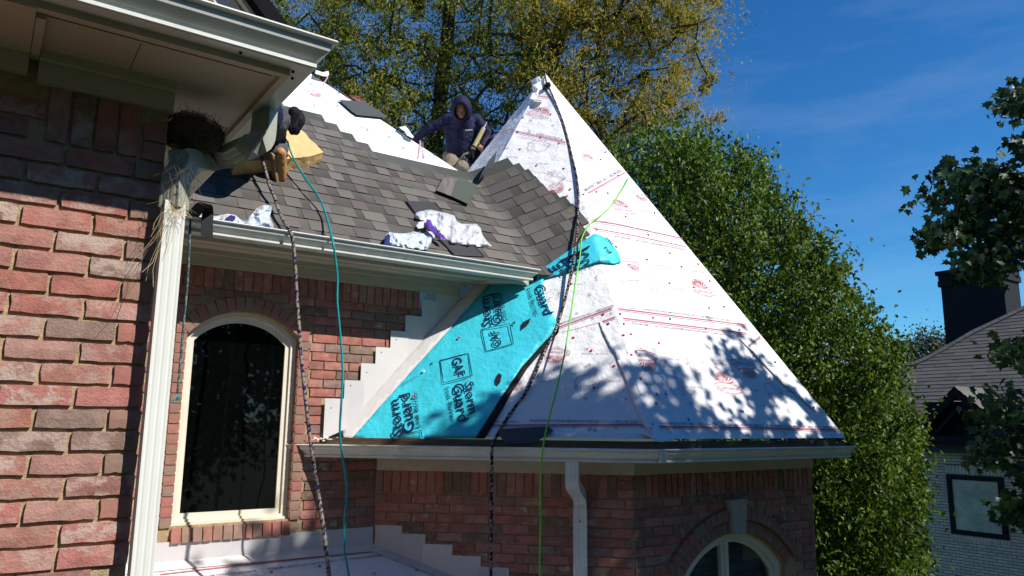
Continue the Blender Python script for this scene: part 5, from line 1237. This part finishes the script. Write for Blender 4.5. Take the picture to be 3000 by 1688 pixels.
g = MB(); g.box((18.96, 7.7, 4.8), (18.99, 9.5, 5.6)); g.build('gable_panel', blackm, ng)
g = MB()
for sgn in (-1, 1):
    for k in range(11):
        f0 = k / 11; z0 = 5.93 - 1.1 * (f0 + 1 / 11); v0 = 8.57 + sgn * 1.17 * (f0 + 1 / 11); v1 = 8.57 + sgn * 1.17 * f0; z1 = 5.93 - 1.1 * f0 + .02; ue = 20.9 - .0 * k
        g.add([(18.55, v0, z0), (ue, v0, z0), (ue, v1, z1), (18.55, v1, z1), (18.55, v0, z0 - .02), (ue, v0, z0 - .02)], [(0, 1, 2, 3), (4, 5, 1, 0)])
o = g.build('shingle_courses', nroof, ng); o['kind'] = 'stuff'
# main roof: courses on one slope, cut along the hip line seen from the yard
NR = Pl((-.95, 0, 1), (18.75, 0, 4.42))
sil = [(2560, 1064), (2640, 1067), (2680, 1063), (2720, 1046), (2772, 1017), (2850, 972), (2950, 925), (3005, 898), (3100, 850), (3400, 700)]
hv = [NR.hit(x, y) for x, y in sil]
nrf = empty('roof', (20, 8, 4.4), nb)
g = MB(); lowv = [V3((18.75, p.y, 4.41)) for p in hv]
for i in range(len(hv) - 1): g.add([lowv[i], lowv[i + 1], hv[i + 1], hv[i]], [(0, 1, 2, 3)][::-1])
g.build('roof_deck', nroof, nrf)
g = MB()
def hip_v(z):   # leftmost y reached by the slope at height z
    best = None
    for a, b in zip(hv[:-1], hv[1:]):
        if (a.z - z) * (b.z - z) <= 0 and abs(a.z - b.z) > 1e-6: best = a.y + (b.y - a.y) * (z - a.z) / (b.z - a.z)
    return best
slp = V3((1, 0, .95)).normalized(); rrn = random.Random(2)
for k in range(70):
    z0 = 4.42 + k * .0985; u0 = 18.75 + (z0 - 4.42) / .95; v1 = hip_v(z0 + .05) if z0 > hv[1].z else 13.0
    if v1 is None: break
    v = -3.0 + rrn.random()
    while v < v1:
        e = min(v + .33, v1); hgt = .012 + rrn.uniform(0, .004); P0 = V3((u0, v + .002, z0)); 
        nn_ = NR.n; a = V3((u0, v + .001, z0)) + nn_ * hgt; b = V3((u0, e, z0)) + nn_ * hgt; c_ = b + slp * .15 - nn_ * .010; d = a + slp * .15 - nn_ * .010
        g.add([a, b, c_, d, a - nn_ * .012, b - nn_ * .012], [(3, 2, 1, 0), (0, 1, 5, 4)]); v = e
o = g.build('shingle_courses', nroof, nrf); o['kind'] = 'stuff'
for i in range(1, len(hv) - 2):
    a, b = hv[i], hv[i + 1]; L_ = (b - a).length; k = max(1, int(L_ / .2))
    for j in range(k):
        p = a + (b - a) * (j / k); t = (b - a).normalized(); s = NR.n.cross(t).normalized()
        g = MB(); g.obox(p - s * .12 + NR.n * .02, t * (L_ / k + .02), s * .15, NR.n * .014); g.obox(p + s * .03 + NR.n * .034, t * (L_ / k + .02), V3((.08, .03, -.08)), NR.n * -.012); g.build('hip_shingle', nroof, nrf)
tgt = NR
chn = empty('chimney', (23.5, 10, 7), nb)
g = MB(); g.box((23, 9.07, 4.5), (24.0, 10.74, 9.2)); g.build('stack', nblack, chn)
g = MB(); g.box((22.94, 9.02, 9.08), (24.06, 10.80, 9.24)); g.build('collar', nblack, chn)
g = MB(); g.box((22.96, 9.04, 9.24), (24.04, 10.78, 9.42)); g.build('neck_band', nblack, chn)
g = MB(); g.box((22.90, 8.99, 9.42), (24.1, 10.83, 9.54)); g.build('crown', nblack, chn)
g = MB(); g.box((23.3, 9.85, 9.54), (23.7, 10.05, 9.78)); g.build('flue', nblack, chn)
g = MB(); g.box((21.5, 9.2, 9.02 - 1.2), (26, 20, 7.8)) if False else None
g = MB(); g.tube([(18.9, 9.86, 5.05), (18.9, 9.86, 5.45)], .035, 10); g.build('vent_pipe', gutm, nb)
g = MB(); g.box((18.93, 9.72, 4.15), (19.02, 9.82, 4.66)); g.build('corner_downpipe', nblack, nb)

# ------------------------------------------------------------------ vegetation
def leaf_mesh(name, C_, size, m, shape='fold', droop=None, nrm_bias=None, seed=1, aspect=.5, tilt=1.0):
    """C_: (N,3) leaf centres; every leaf its own folded blade"""
    r_ = np.random.default_rng(seed); N = len(C_); d = r_.normal(size=(N, 3)) * tilt
    if droop is not None: d += np.array(droop)
    d /= np.linalg.norm(d, axis=1)[:, None]; u_ = r_.normal(size=(N, 3))
    if nrm_bias is not None: u_ += np.array(nrm_bias)
    s = np.cross(d, u_); s /= np.linalg.norm(s, axis=1)[:, None]; nn_ = np.cross(s, d); L_ = (size * r_.uniform(.65, 1.25, N))[:, None]; W_ = L_ * aspect
    if shape == 'fold':
        P = np.stack([C_ - d * L_ * .5, C_ + s * W_ * .5 + nn_ * W_ * .22 - d * L_ * .05, C_ + d * L_ * .5 - nn_ * L_ * .12, C_ - s * W_ * .5 + nn_ * W_ * .22 - d * L_ * .05], 1).reshape(-1, 3)
        k = np.arange(N)[:, None] * 4; T = np.concatenate([k + [[0, 1, 2]], k + [[0, 2, 3]]], 1).reshape(-1, 3)
    elif shape == 'strip':
        P = np.stack([C_ - d * L_ * .5 - s * W_ * .5, C_ - d * L_ * .5 + s * W_ * .5, C_ + d * L_ * .5 + s * W_ * .3, C_ + d * L_ * .5 - s * W_ * .3], 1).reshape(-1, 3)
        k = np.arange(N)[:, None] * 4; T = np.concatenate([k + [[0, 1, 2]], k + [[0, 2, 3]]], 1).reshape(-1, 3)
    else:
        prof = [(0, -.5), (.20, -.32), (.50, -.22), (.34, -.02), (.48, .22), (.20, .16), (0, .55), (-.20, .16), (-.48, .22), (-.34, -.02), (-.50, -.22), (-.20, -.32)]
        P = np.stack([C_ + s * L_ * a + d * L_ * b + nn_ * L_ * (.25 * abs(a) - .15 * b * b) for a, b in prof], 1); cen = (C_ + nn_ * L_ * -.03)[:, None, :]; P = np.concatenate([P, cen], 1).reshape(-1, 3)
        k = np.arange(N)[:, None] * 13; T = np.concatenate([k + [[i, (i + 1) % 12, 12]] for i in range(12)], 1).reshape(-1, 3)
    me = bpy.data.meshes.new(name); me.vertices.add(len(P)); me.vertices.foreach_set('co', P.astype(np.float32).ravel()); me.loops.add(T.size); me.loops.foreach_set('vertex_index', T.astype(np.int32).ravel())
    me.polygons.add(len(T)); me.polygons.foreach_set('loop_start', np.arange(0, T.size, 3, dtype=np.int32)); me.polygons.foreach_set('loop_total', np.full(len(T), 3, dtype=np.int32)); me.materials.append(m); me.update(calc_edges=True); return me
def inpoly(poly, x, y):
    c_ = False; j = len(poly) - 1
    for i in range(len(poly)):
        (xi, yi), (xj, yj) = poly[i], poly[j]
        if (yi > y) != (yj > y) and x < (xj - xi) * (y - yi) / (yj - yi) + xi: c_ = not c_
        j = i
    return c_
def branches(nodes0, targets, seed, r0=.16, rt_=.008, bias=.35):
    """join every target to the nearest part of the growing tree; radii by pipe rule"""
    P = list(nodes0); par = [-1] + list(range(len(nodes0) - 1)); rr = random.Random(seed); T_ = sorted(targets, key=lambda t: min((t - p).length for p in nodes0))
    arr = [np.array(p) for p in P]
    for t in T_:
        A_ = np.array(arr); tt = np.array(t); dd = np.linalg.norm(A_ - tt, axis=1) + bias * np.maximum(0, A_[:, 2] - tt[2]) ; i = int(dd.argmin()); a = V3(P[i]); L_ = (t - a).length; k = max(1, int(L_ / .5)); prev = i
        for s in range(1, k + 1):
            p = a + (t - a) * (s / k); 
            if s < k: p = p + V3((rr.uniform(-1, 1), rr.uniform(-1, 1), rr.uniform(-.2, 1))) * .07 * L_ / k
            P.append(p); arr.append(np.array(p)); par.append(prev); prev = len(P) - 1
    cnt = [0.0] * len(P); ch = [0] * len(P)
    for i in range(len(P) - 1, 0, -1):
        if ch[i] == 0: cnt[i] = 1
        cnt[par[i]] += cnt[i]; ch[par[i]] += 1
    tot = max(cnt); rad = [max(rt_, r0 * (c_ / tot) ** .5) for c_ in cnt]; return P, par, rad
def branch_mesh(P, par, rad, m, name, parent, minr=0):
    g = MB()
    for i in range(1, len(P)):
        if rad[i] < minr: continue
        a, b = P[par[i]], P[i]; n_ = 7 if rad[i] > .06 else (5 if rad[i] > .02 else 3); g.tube([a, (a + b) / 2 + V3((0, 0, .01)), b], [min(rad[par[i]], rad[i] * 1.6), (rad[i] * 1.2), rad[i]], n_, cap=False)
    o = g.build(name, m, parent); return o

# pear tree beside the tower
pearpoly = [(1690, 560), (1740, 470), (1790, 455), (1830, 425), (1880, 410), (1930, 395), (1965, 372), (1985, 352), (2000, 372), (2040, 388), (2075, 395), (2105, 402), (2140, 425), (2190, 470), (2235, 478), (2245, 520), (2280, 560), (2315, 570), (2330, 620), (2365, 680), (2400, 690), (2420, 740), (2460, 780), (2490, 850), (2530, 870), (2555, 930), (2600, 960), (2610, 1010), (2650, 1070), (2640, 1120), (2690, 1200), (2700, 1290), (2690, 1380), (2710, 1470), (2690, 1560), (2700, 1640), (2700, 1750), (2300, 1760), (2250, 1500), (1980, 1200), (1650, 800)]
def fill_crown(poly, d0, d1, N, seed, bx):
    r_ = random.Random(seed); out = []
    xs = [p[0] for p in poly]; ys = [p[1] for p in poly]
    while len(out) < N:
        x, y = r_.uniform(min(xs), max(xs)), r_.uniform(min(ys), max(ys))
        if not inpoly(poly, x, y): continue
        out.append((x, y, at(x, y, bx(r_, x, y, d0, d1))))
    return out
def dpear(r_, x, y, d0, d1):
    cx_ = 2000 + (y - 360) * .25; t = r_.random(); return d0 + (d1 - d0) * t ** 1.3
pr = fill_crown(pearpoly, 12.2, 16.0, 1400, 4, dpear)
pear = tag(empty('pear_tree', at(2250, 1700, 14.2)), 'dense green leafy tree rising right behind the white tower roof', 'tree')
pear.location.z = 0; WM[pear] = Matrix.Translation(pear.location)
tb = V3((pear.location.x, pear.location.y, 0)); topP = at(2000, 380, 13.9)
trk = [tb, tb + V3((0, 0, 2)), tb.lerp(topP, .3), tb.lerp(topP, .55), tb.lerp(topP, .72)]
P_, par_, rad_ = branches(trk, [p for _, _, p in pr][:420], 3, .17, .006, .6)
branch_mesh(P_, par_, rad_, bark, 'trunk', pear)
cl = np.array([tuple(p) for _, _, p in pr]); r_ = np.random.default_rng(11)
# shoots: each cluster is an upward twig with leaves round it
NL = 68; base = np.repeat(cl, NL, 0); tt = r_.uniform(-1, 1, len(base))[:, None]; sh = r_.normal(size=(len(cl), 3)) * .35 + np.array([0, 0, .8]); sh /= np.linalg.norm(sh, axis=1)[:, None]
szc = np.repeat(r_.uniform(.55, 1.5, len(cl)), NL)[:, None]; C_ = base + np.repeat(sh, NL, 0) * tt * .36 * szc + np.clip(r_.normal(size=base.shape), -1.7, 1.7) * .095 * szc * (1.1 - tt * .6)
obj('crown', leaf_mesh('crown', C_, .092, leafP, 'fold', (0, 0, -1.1), (.4, -.9, .9), 5, .6), pear)
# inner dark mass keeps the crown from reading as a thin shell
r_ = np.random.default_rng(13)
deep = fill_crown([(x + (2150 - x) * .08, y + (1100 - y) * .05) for x, y in pearpoly], 13.2, 15.6, 500, 9, lambda r, x, y, a, b: r.uniform(a, b)); base = np.repeat(np.array([tuple(p) for _, _, p in deep]), 36, 0)
obj('inner_foliage', leaf_mesh('inner_foliage', base + r_.normal(size=base.shape) * .28, .12, leafP, 'fold', None, None, 6, .6), pear)['kind'] = 'stuff'

# oaks in tassel behind the roofs
def oak(poly, d0, d1, N, seed, trunkpx, label, green, r0=.22, NLf=60, NC_=90, spread=.45):
    pts = fill_crown(poly, d0, d1, N, seed, lambda r, x, y, a, b: r.uniform(a, b)); dm = (d0 + d1) / 2
    tp2 = [at(x, y, dm + dd) for x, y, dd in trunkpx]; tree = tag(empty('oak_tree', (tp2[0].x, tp2[0].y, 0)), label, 'tree')
    tk = [V3((tp2[0].x, tp2[0].y, 0)), V3((tp2[0].x, tp2[0].y, tp2[0].z * .6))] + tp2
    P_, par_, rad_ = branches(tk, [p for _, _, p in pts], seed, r0, .007, .5); branch_mesh(P_, par_, rad_, bark, 'trunk', tree)
    r_ = np.random.default_rng(seed); cl = np.array([tuple(p) for _, _, p in pts]); sz = r_.uniform(.4, 1.5, len(cl)) ** 1.3
    def clus(n_, sp):
        b_ = np.repeat(cl, n_, 0); s_ = np.repeat(sz, n_)[:, None]; return b_ + np.clip(r_.normal(size=b_.shape), -1.8, 1.8) * sp * s_ * np.array([1, 1, .75])
    obj('leaves', leaf_mesh('leaves', clus(NLf, spread), .12, green, 'fold', (0, 0, -.3), (.8, -1.5, 1.5), seed + 1, .42), tree)
    obj('catkins', leaf_mesh('catkins', clus(NC_, spread), .115, catk, 'strip', (0, 0, -1.3), (.8, -1.5, 1.0), seed + 2, .22, .9), tree)
    return tree
leafG = mat('oak_leaf_green', [(.12, .19, .015), (.17, .23, .02), (.22, .23, .025), (.09, .14, .015), (.24, .20, .025)], .55, .1, 8, trans=.42)
oak([(700, -160), (1560, -160), (1600, 40), (1590, 200), (1560, 420), (1480, 560), (1300, 560), (1100, 480), (850, 330), (760, 200)], 17.5, 22.5, 520, 21, [(1240, 560, 0), (1275, 430, 0), (1290, 300, .2), (1305, 150, 0), (1320, 0, -.3)], 'tall green and gold oak with a dark trunk right behind the hooded person', leafG, .26, 110, 34, spread=.30)
oak([(1480, -160), (2060, -160), (2105, 30), (2070, 130), (2110, 200), (2060, 270), (2000, 300), (1960, 370), (1900, 400), (1840, 420), (1790, 480), (1740, 420), (1600, 330), (1500, 250)], 16.5, 21.5, 330, 33, [(1560, 560, .5), (1590, 350, .3), (1620, 180, 0), (1660, 30, -.2)], 'golden brown tasselled oak behind the tower peak', leafO, .20, 80, 80, spread=.30)
# long bare-ended boughs reaching to the right
bo = SC.objects.get('oak_tree.001')
for j, (x0, y0, x1, y1) in enumerate(((1840, 380, 2000, 330), (1900, 300, 2120, 345), (1960, 330, 2060, 300), (1900, 220, 1985, 260), (2060, 470, 2160, 440), (1980, 160, 2040, 240), (2100, 370, 2060, 350), (2140, 430, 2130, 440))): pass
tw = []
for line in ([(1800, 400), (1880, 370), (1940, 340), (1975, 330)], [(1850, 330), (1920, 300), (1965, 275), (2005, 255)], [(2010, 400), (2060, 370), (2090, 350), (2125, 342)], [(1930, 350), (1985, 335), (2030, 320), (2045, 310)], [(1980, 200), (2005, 255), (1990, 262)]):
    for (xa, ya), (xb, yb) in zip(line[:-1], line[1:]):
        for k in range(5): tw.append(at(xa + (xb - xa) * k / 5, ya + (yb - ya) * k / 5, 18.5))
r_ = np.random.default_rng(3); b_ = np.repeat(np.array([tuple(p) for p in tw]), 22, 0)
if bo:
    obj('bough_catkins', leaf_mesh('bough_catkins', b_ + r_.normal(size=b_.shape) * [.10, .10, .12], .12, catk, 'strip', (0, 0, -2.2), None, 5, .2, .6), bo)
    g = MB()
    for line in ([(1750, 440), (1800, 400), (1880, 370), (1940, 340), (1975, 330)], [(1790, 360), (1850, 330), (1920, 300), (1965, 275), (2005, 255)], [(1940, 430), (2010, 400), (2060, 370), (2090, 350), (2125, 342)]): g.tube([at(x, y, 18.5) for x, y in line], [.03, .02, .014, .009, .005], 5)
    g.build('bough', bark, bo)

# maple at the right: limbs in view, the rest of its crown above and outside the frame
mt = V3((11.2, -1.2, 0)); maple = tag(empty('maple_tree', mt), 'dark leafed maple reaching in from the right edge in front of the chimney', 'tree')
sets = [([(2700, 505), (2760, 500), (2830, 485), (2880, 500), (2930, 490), (3050, 500), (3050, 770), (2960, 770), (2900, 760), (2850, 735), (2860, 690), (2800, 700), (2720, 720), (2700, 705), (2760, 680), (2770, 640), (2800, 610), (2700, 600), (2690, 590), (2740, 570), (2750, 545)], 62),
        ([(2790, 770), (2830, 780), (2880, 755), (2910, 720), (2930, 740), (2900, 800), (2860, 818), (2800, 800)], 7), ([(2935, 262), (2965, 252), (3060, 250), (3060, 330), (2985, 345), (2950, 320)], 12), ([(2960, 415), (3040, 405), (3060, 460), (2965, 440)], 4),
        ([(2935, 1012), (2960, 1008), (3060, 1040), (3060, 1080), (2985, 1058), (2940, 1030)], 6), ([(2890, 1165), (2950, 1150), (3060, 1170), (3060, 1450), (2970, 1420), (2930, 1380), (2900, 1360), (2880, 1345), (2930, 1300), (2900, 1265), (2885, 1215)], 22), ([(2965, 1480), (3000, 1470), (3060, 1490), (3060, 1530), (2970, 1510)], 5)]
mc = []
rr = random.Random(8)
for poly, n_ in sets:
    for x, y, p in fill_crown(poly, 8.6, 10.2, n_, int(poly[0][0] + poly[0][1]), lambda r, x, y, a, b: r.uniform(a, b)): mc.append(p)
# boughs whose shade falls on the lower tower roof: they hang towards the sun from it
shade = []
def toward(P, t): return P + SUNV * t
def shpatch(px, surf, n_, seed, t0=3.4, t1=4.6, dens=1.0):
    r2 = random.Random(seed); out = []; xs = [p[0] for p in px]; ys = [p[1] for p in px]
    while len(out) < n_:
        x, y = r2.uniform(min(xs), max(xs)), r2.uniform(min(ys), max(ys))
        if inpoly(px, x, y): out.append(toward(surf(x, y), r2.uniform(t0, t1)))
    return out
TS0 = lambda x, y: tower(x, y)[0]
shade += shpatch([(1500, 1200), (1600, 1140), (1700, 1105), (1800, 1130), (1870, 1170), (1910, 1250), (1900, 1290), (1550, 1290), (1460, 1270)], TS0, 11, 1)
shade += shpatch([(1330, 1230), (1420, 1190), (1460, 1240), (1440, 1288), (1330, 1288)], TS0, 2, 2)
shade += shpatch([(1960, 1150), (2010, 1170), (2040, 1230), (2160, 1250), (2180, 1290), (1980, 1290), (1950, 1220)], TS0, 4, 3)
shade += shpatch([(2110, 900), (2150, 960), (2230, 1040), (2330, 1150), (2470, 1270), (2350, 1285), (2250, 1200), (2180, 1120), (2110, 1060), (2120, 1000)], TS0, 9, 4, 3.2, 4.4)
shade += shpatch([(2200, 1190), (2420, 1200), (2460, 1285), (2200, 1285)], TS0, 2, 14, 3.2, 4.4)
roof_n = len(shade)
shade += shpatch([(1950, 1440), (2390, 1440), (2390, 1700), (1950, 1700)], lambda x, y: wallD.hit(x, y), 34, 5, 3.2, 4.6)
shade += shpatch([(1100, 1600), (1300, 1690), (1300, 1760), (750, 1760), (600, 1700), (700, 1640), (900, 1600)], lambda x, y: planeL.hit(x, y), 16, 6, 4.6, 6.0)
shade += shpatch([(2380, 1285), (2520, 1290), (2520, 1350), (2380, 1350)], lambda x, y: wallD.hit(x, y) + V3((0, -.4, 0)), 4, 7)
rr3 = random.Random(77)
def zLl(u, v): return (planeL.c - planeL.n.x * u - planeL.n.y * v) / planeL.n.z
for i in range(70):
    u_, v_ = rr3.uniform(1.9, 4.1), rr3.uniform(2.9, 5.4); shade.append(toward(V3((u_, v_, zLl(u_, v_))), rr3.uniform(5.2, 7.0)))
for i in range(36):  # unseen clumps added to shade the roof's near part and cut bounced light
    u_, v_ = rr3.uniform(.5, 2.4), rr3.uniform(2.9, 4.7); shade.append(toward(V3((u_, v_, zLl(u_, v_))), rr3.uniform(5.6, 7.2)))
for i in range(60): shade.append(toward(V3((rr3.uniform(4.0, 6.4), 4.1 , rr3.uniform(1.0, 3.95))), rr3.uniform(3.0, 4.8)))
allc = mc + shade
# keep only clumps of the crown that hang outside the picture or in the seen boughs
def vis(P, mg=160):
    d = P - CAM; z = d.dot(cf)
    if z < .2: return False
    x = 1500 + FPX * d.dot(cr2) / z; y = 844 - FPX * d.dot(cu2) / z; return -mg < x < 3000 + mg and -mg < y < 1690 + mg
shade_r = [p for p in shade[:roof_n] if not vis(p)]; shade_w = [p for p in shade[roof_n:] if not vis(p)]; shade = shade_r + shade_w
rnd2 = random.Random(4); extra = []
while len(extra) < 150:
    p = V3((rnd2.gauss(0, 2.1), rnd2.gauss(0, 2.1), rnd2.uniform(-1, 4.6))) + V3((11.8, -1.6, 8.2))
    # leave the sun's way to the lit roof free
    t = (p.y - 3.9) / -1.0; hx = p.x - .533 * t; hz = p.z - 1.12 * t
    if t > 0 and 1.5 < hx < 7.4 and -3 < hz < 10: continue
    if vis(p, 420): continue
    extra.append(p)
trk = [mt, mt + V3((-.1, .1, 2.5)), mt + V3((-.2, .2, 5)), mt + V3((-.1, .3, 7)), mt + V3((.1, .2, 9))]
P_, par_, rad_ = branches(trk, mc + shade + extra, 5, .16, .005, .8)
branch_mesh(P_, par_, rad_, bark, 'trunk', maple)
r_ = np.random.default_rng(17)
def mcl(pts, n_, sp): b_ = np.repeat(np.array([tuple(p) for p in pts]), n_, 0); return b_ + np.clip(r_.normal(size=b_.shape), -1.6, 1.6) * sp
obj('crown', leaf_mesh('crown', mcl(mc, 30, [.15, .15, .10]), .125, leafM, 'maple', (0, 0, -1.3), (-.4, -.6, .8), 5), maple)
obj('shade_boughs', leaf_mesh('shade_boughs', np.concatenate([mcl(shade_r, 34, [.16, .16, .12]), mcl(shade_w, 62, [.17, .17, .13])]), .12, leafM, 'maple', (0, 0, -1.0), (0, -.3, 1), 6), maple)
obj('outer_crown', leaf_mesh('outer_crown', mcl(extra, 46, .42), .16, leafM, 'fold', None, None, 7, .8), maple)

# far trees left of the chimney
for px, dpt, N, lab in (([(2640, 1030), (2670, 1000), (2700, 970), (2712, 982), (2750, 985), (2772, 1005), (2775, 1090), (2640, 1090)], 46, 60, 'small tan and green tree top showing between the pear tree and the chimney'), ([(2596, 1045), (2615, 1015), (2640, 1020), (2652, 1045), (2650, 1090), (2590, 1090)], 50, 26, 'dark green tree top just right of the pear tree, far off')):
    pts = fill_crown(px, dpt, dpt + 3, N, int(dpt), lambda r, x, y, a, b: r.uniform(a, b)); t_o = tag(empty('far_tree', (pts[0][2].x, pts[0][2].y, 0)), lab, 'tree'); base_ = V3((pts[0][2].x, pts[0][2].y, 0))
    P_, par_, rad_ = branches([base_, base_ + V3((0, 0, 4)), base_ + V3((0, 0, 8))], [p for _, _, p in pts], 4, .2, .012); branch_mesh(P_, par_, rad_, bark, 'trunk', t_o)
    b_ = np.repeat(np.array([tuple(p) for _, _, p in pts]), 55, 0); obj('crown', leaf_mesh('crown', b_ + r_.normal(size=b_.shape) * .42, .2, leafF, 'fold', None, None, 9, .6), t_o)

# trees across the garden, behind the camera: dark in the window panes, the last three added to block sky light
bk = []
for i, (x, y, h_) in enumerate(((-10, -13, 17), (-3, -17, 16), (-15, -5, 17), (24, -11, 12), (-18, 5, 16), (5, -19, 14), (14, -18, 14))):
    if i == 0:
        t_o = empty('garden_tree', (x, y, 0)); tag(t_o, 'dark garden tree across the lawn, mirrored in the arched window', 'tree', 'trees across the garden'); r2 = np.random.default_rng(40)
        d_ = r2.normal(size=(420, 3)); d_ /= np.linalg.norm(d_, axis=1)[:, None]; cc_ = d_ * (r2.uniform(.3, 1, 420) ** .5)[:, None] * np.array([5.2, 5.2, 5.0]) + np.array([x, y, 7.0]); P_, par_, rad_ = branches([V3((x, y, 0)), V3((x, y, 4)), V3((x, y, 8))], [V3(p) for p in cc_[:120]], 4, .25, .015)
        branch_mesh(P_, par_, rad_, bark, 'trunk', t_o); b_ = np.repeat(cc_, 40, 0); obj('crown', leaf_mesh('crown', b_ + r2.normal(size=b_.shape) * .5, .3, leafM, 'fold', None, None, 9, .7), t_o); first = t_o
    else:
        c_ = first.copy(); COL.objects.link(c_); c_.location = (x, y, 0); c_.rotation_euler.z = i * 1.3; c_.scale = (1, 1, h_ / 12)
        for ch in list(first.children): k_ = ch.copy(); COL.objects.link(k_); k_.parent = c_; k_.matrix_parent_inverse = ch.matrix_parent_inverse
        c_['label'] = ('', 'dark garden tree far across the lawn, second mirrored in the arched window', 'dark garden tree beyond the left end of the house', 'dark garden tree beyond the maple on the right', 'dark garden tree added out of view at far left to block sky light', 'dark garden tree added straight behind the viewer to block sky light', 'dark garden tree added behind the maple trunk to block sky light')[i]
